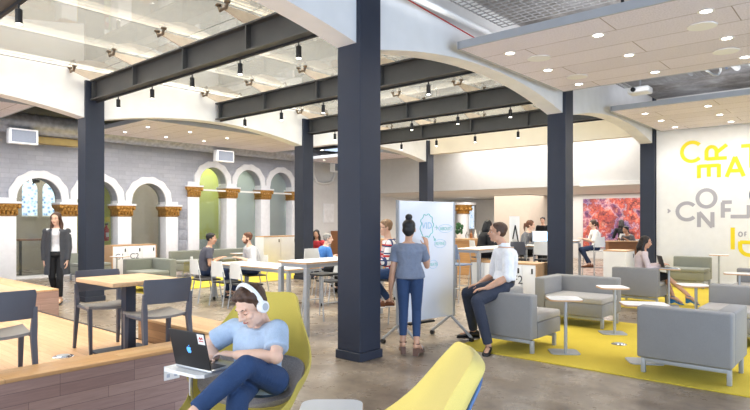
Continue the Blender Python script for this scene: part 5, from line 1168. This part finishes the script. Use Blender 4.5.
t = thing('wood_counter', ((p0.x+p1.x)/2, (p0.y+p1.y)/2, 0), 'low wooden counter before the mural', 'counter', rz=math.atan2(p1.y-p0.y, p1.x-p0.x)); w = (p1-p0).length/2
MB().box(-w, w, -.2, .05, .001, .93).build('body', M['brownw'], t); MB().box(-w-.02, w+.02, -.24, .09, .931, .96).build('worktop', M['edge'], t)
q = dp(543, 20.5); J = gen((q.x, q.y), lat(-.5, -.8), 'stand', lean=0, s=1.0, hands=[(.02, .24, .8), (.02, .24, .8)], legs=[((.03, .09, .5), (.0, .09, .1)), ((.03, .09, .5), (.0, .09, .1))])
person('person', 'person in dark clothes standing far back beside the second slate column', J, dict(vox=.011, far=True, noface=True, hair=('short', 'dark'), skin='fair', top=blackc, bottom=blackc, sleeve=1.8, shoe=bshoe))
# ---------- woman with the laptop on the lounge seat
q = V((-3.42, 11.62, 0)); hh = V((.88, .30, 0)); J = gen((q.x, q.y), hh, seat=.46, foot=.0, lean=6, s=.96, hands=[(.34, .16, .76), (.34, .12, .76)], head=V((1, .1, -.18)), legs=[((.42, .07, .55), (.55, .08, .19)), ((.42, .09, .56), (.80, .02, .22))])
J['td'] = [hh+V((0, 0, -.15)), hh+V((0, 0, -.2))]
person('person', 'person with long dark hair, pale cardigan and blue shoes before a small laptop', J, dict(s=.96, vox=.008, fem=True, hair=('long', 'dark'), skin='tan', top=clo('blush_cardigan', rgb(224, 206, 204)), bottom=blackc, skirt=True, sleeve=1.85, shoe=plain('teal_shoe', rgb(30, 104, 150), .4), heels=True, pump=True))
# ================================================================ LIGHT
w = bpy.data.worlds.new('sky'); SC.world = w; w.use_nodes = True
bg = w.node_tree.nodes['Background']; bg.inputs[0].default_value = (.66, .80, 1.0, 1); bg.inputs[1].default_value = 1.2
def area(name, loc, rot, sx, sy, power, col=(1, 1, 1), spread=180):
    l = bpy.data.lights.new(name, 'AREA'); l.shape = 'RECTANGLE'; l.size = sx; l.size_y = sy; l.energy = power; l.color = col; l.spread = R(spread)
    o = bpy.data.objects.new(name, l); COL.objects.link(o); o.location = loc; o.rotation_euler = [R(a) for a in rot]; return o
area('roof_daylight', (-8.6, 7, 9.3), (0, 0, 0), 8, 18, 4400, (1, .975, .93))
area('lounge_ceiling_light', (-.5, 8.3, 3.86), (0, 0, 0), 6, 3, 150, (1, .96, .92))
area('lounge_far_ceiling_light', (-.5, 14.3, 3.86), (0, 0, 0), 7, 3, 140, (1, .96, .92))
area('aisle_ceiling_light', (-14.8, 9, 3.98), (0, 0, 0), 2.6, 12, 420, (1, .97, .95))
area('back_ceiling_light', (-10, 21.5, 2.66), (0, 0, 0), 10, 5, 560, (1, .95, .88))
area('middle_ceiling_light', (-8.5, 17.2, 4.28), (0, 0, 0), 6, 1.2, 160, (1, .96, .92))
area('arcade_room_light', (-19.4, 6.5, 4.2), (0, 0, 0), 1.5, 3, 90, (1, .93, .84))
area('niche_light', (-18.3, 12, 4.2), (0, 0, 0), .6, 5, 130, (1, .98, .92))
area('front_window_daylight', (6.3, 3.5, 1.9), (0, 90, 0), 3.2, 10, 640, (.58, .75, 1.0))
area('upper_wall_fill', (-8, 7, 8.6), (0, 62, 0), 3, 18, 1500, (1, .97, .92))  # added fill aimed at the upper left wall to brighten it, no fixture
for k, (x, y, sy_, pw) in enumerate(((-1.2, 8.3, 3.0, 110), (-1.2, 14.2, 3.0, 70), (-1.5, 5.6, 1.2, 26), (-1.0, 11.3, 1.6, 40))):
    area('ceiling_void_fill', (x, y, 4.0 if k in (0, 1) else 4.15), (180, 0, 0), 5.5, sy_, pw, (.95, .97, 1))  # added upward fill brightening the exposed slab, not lamps of the room
area('street_window_daylight', (-3.5, -2.9, 2.6), (90, 0, 0), 10, 4, 340, (.92, .96, 1.0))
for k in range(5):
    y = 3+2.9*k
    l = bpy.data.lights.new('wall_washer', 'SPOT'); l.energy = 120; l.spot_size = R(75); l.spot_blend = .8; l.shadow_soft_size = .1; l.color = (.97, .98, 1)
    o = bpy.data.objects.new('wall_washer', l); COL.objects.link(o); o.location = (-16.2, y+1.2, 3.98); o.rotation_euler = (0, R(-22), 0)
for k in range(5):
    l = bpy.data.lights.new('letter_wall_washer', 'SPOT'); l.energy = 75; l.spot_size = R(100); l.spot_blend = 1; l.shadow_soft_size = .2; l.color = (.97, .98, 1)
    o = bpy.data.objects.new('letter_wall_washer', l); COL.objects.link(o); o.location = (-4.0+1.5*k, 15.2, 3.88); o.rotation_euler = (R(30), 0, 0)
vs = SC.view_settings; vs.view_transform = 'Standard'; vs.look = 'None'; vs.exposure = .0; vs.gamma = 1; vs.use_curve_mapping = False
SC.cycles.use_denoising = True; SC.cycles.max_bounces = 8; SC.cycles.diffuse_bounces = 4; SC.cycles.transparent_max_bounces = 12; SC.cycles.sample_clamp_indirect = 6; SC.cycles.caustics_reflective = False; SC.cycles.caustics_refractive = False
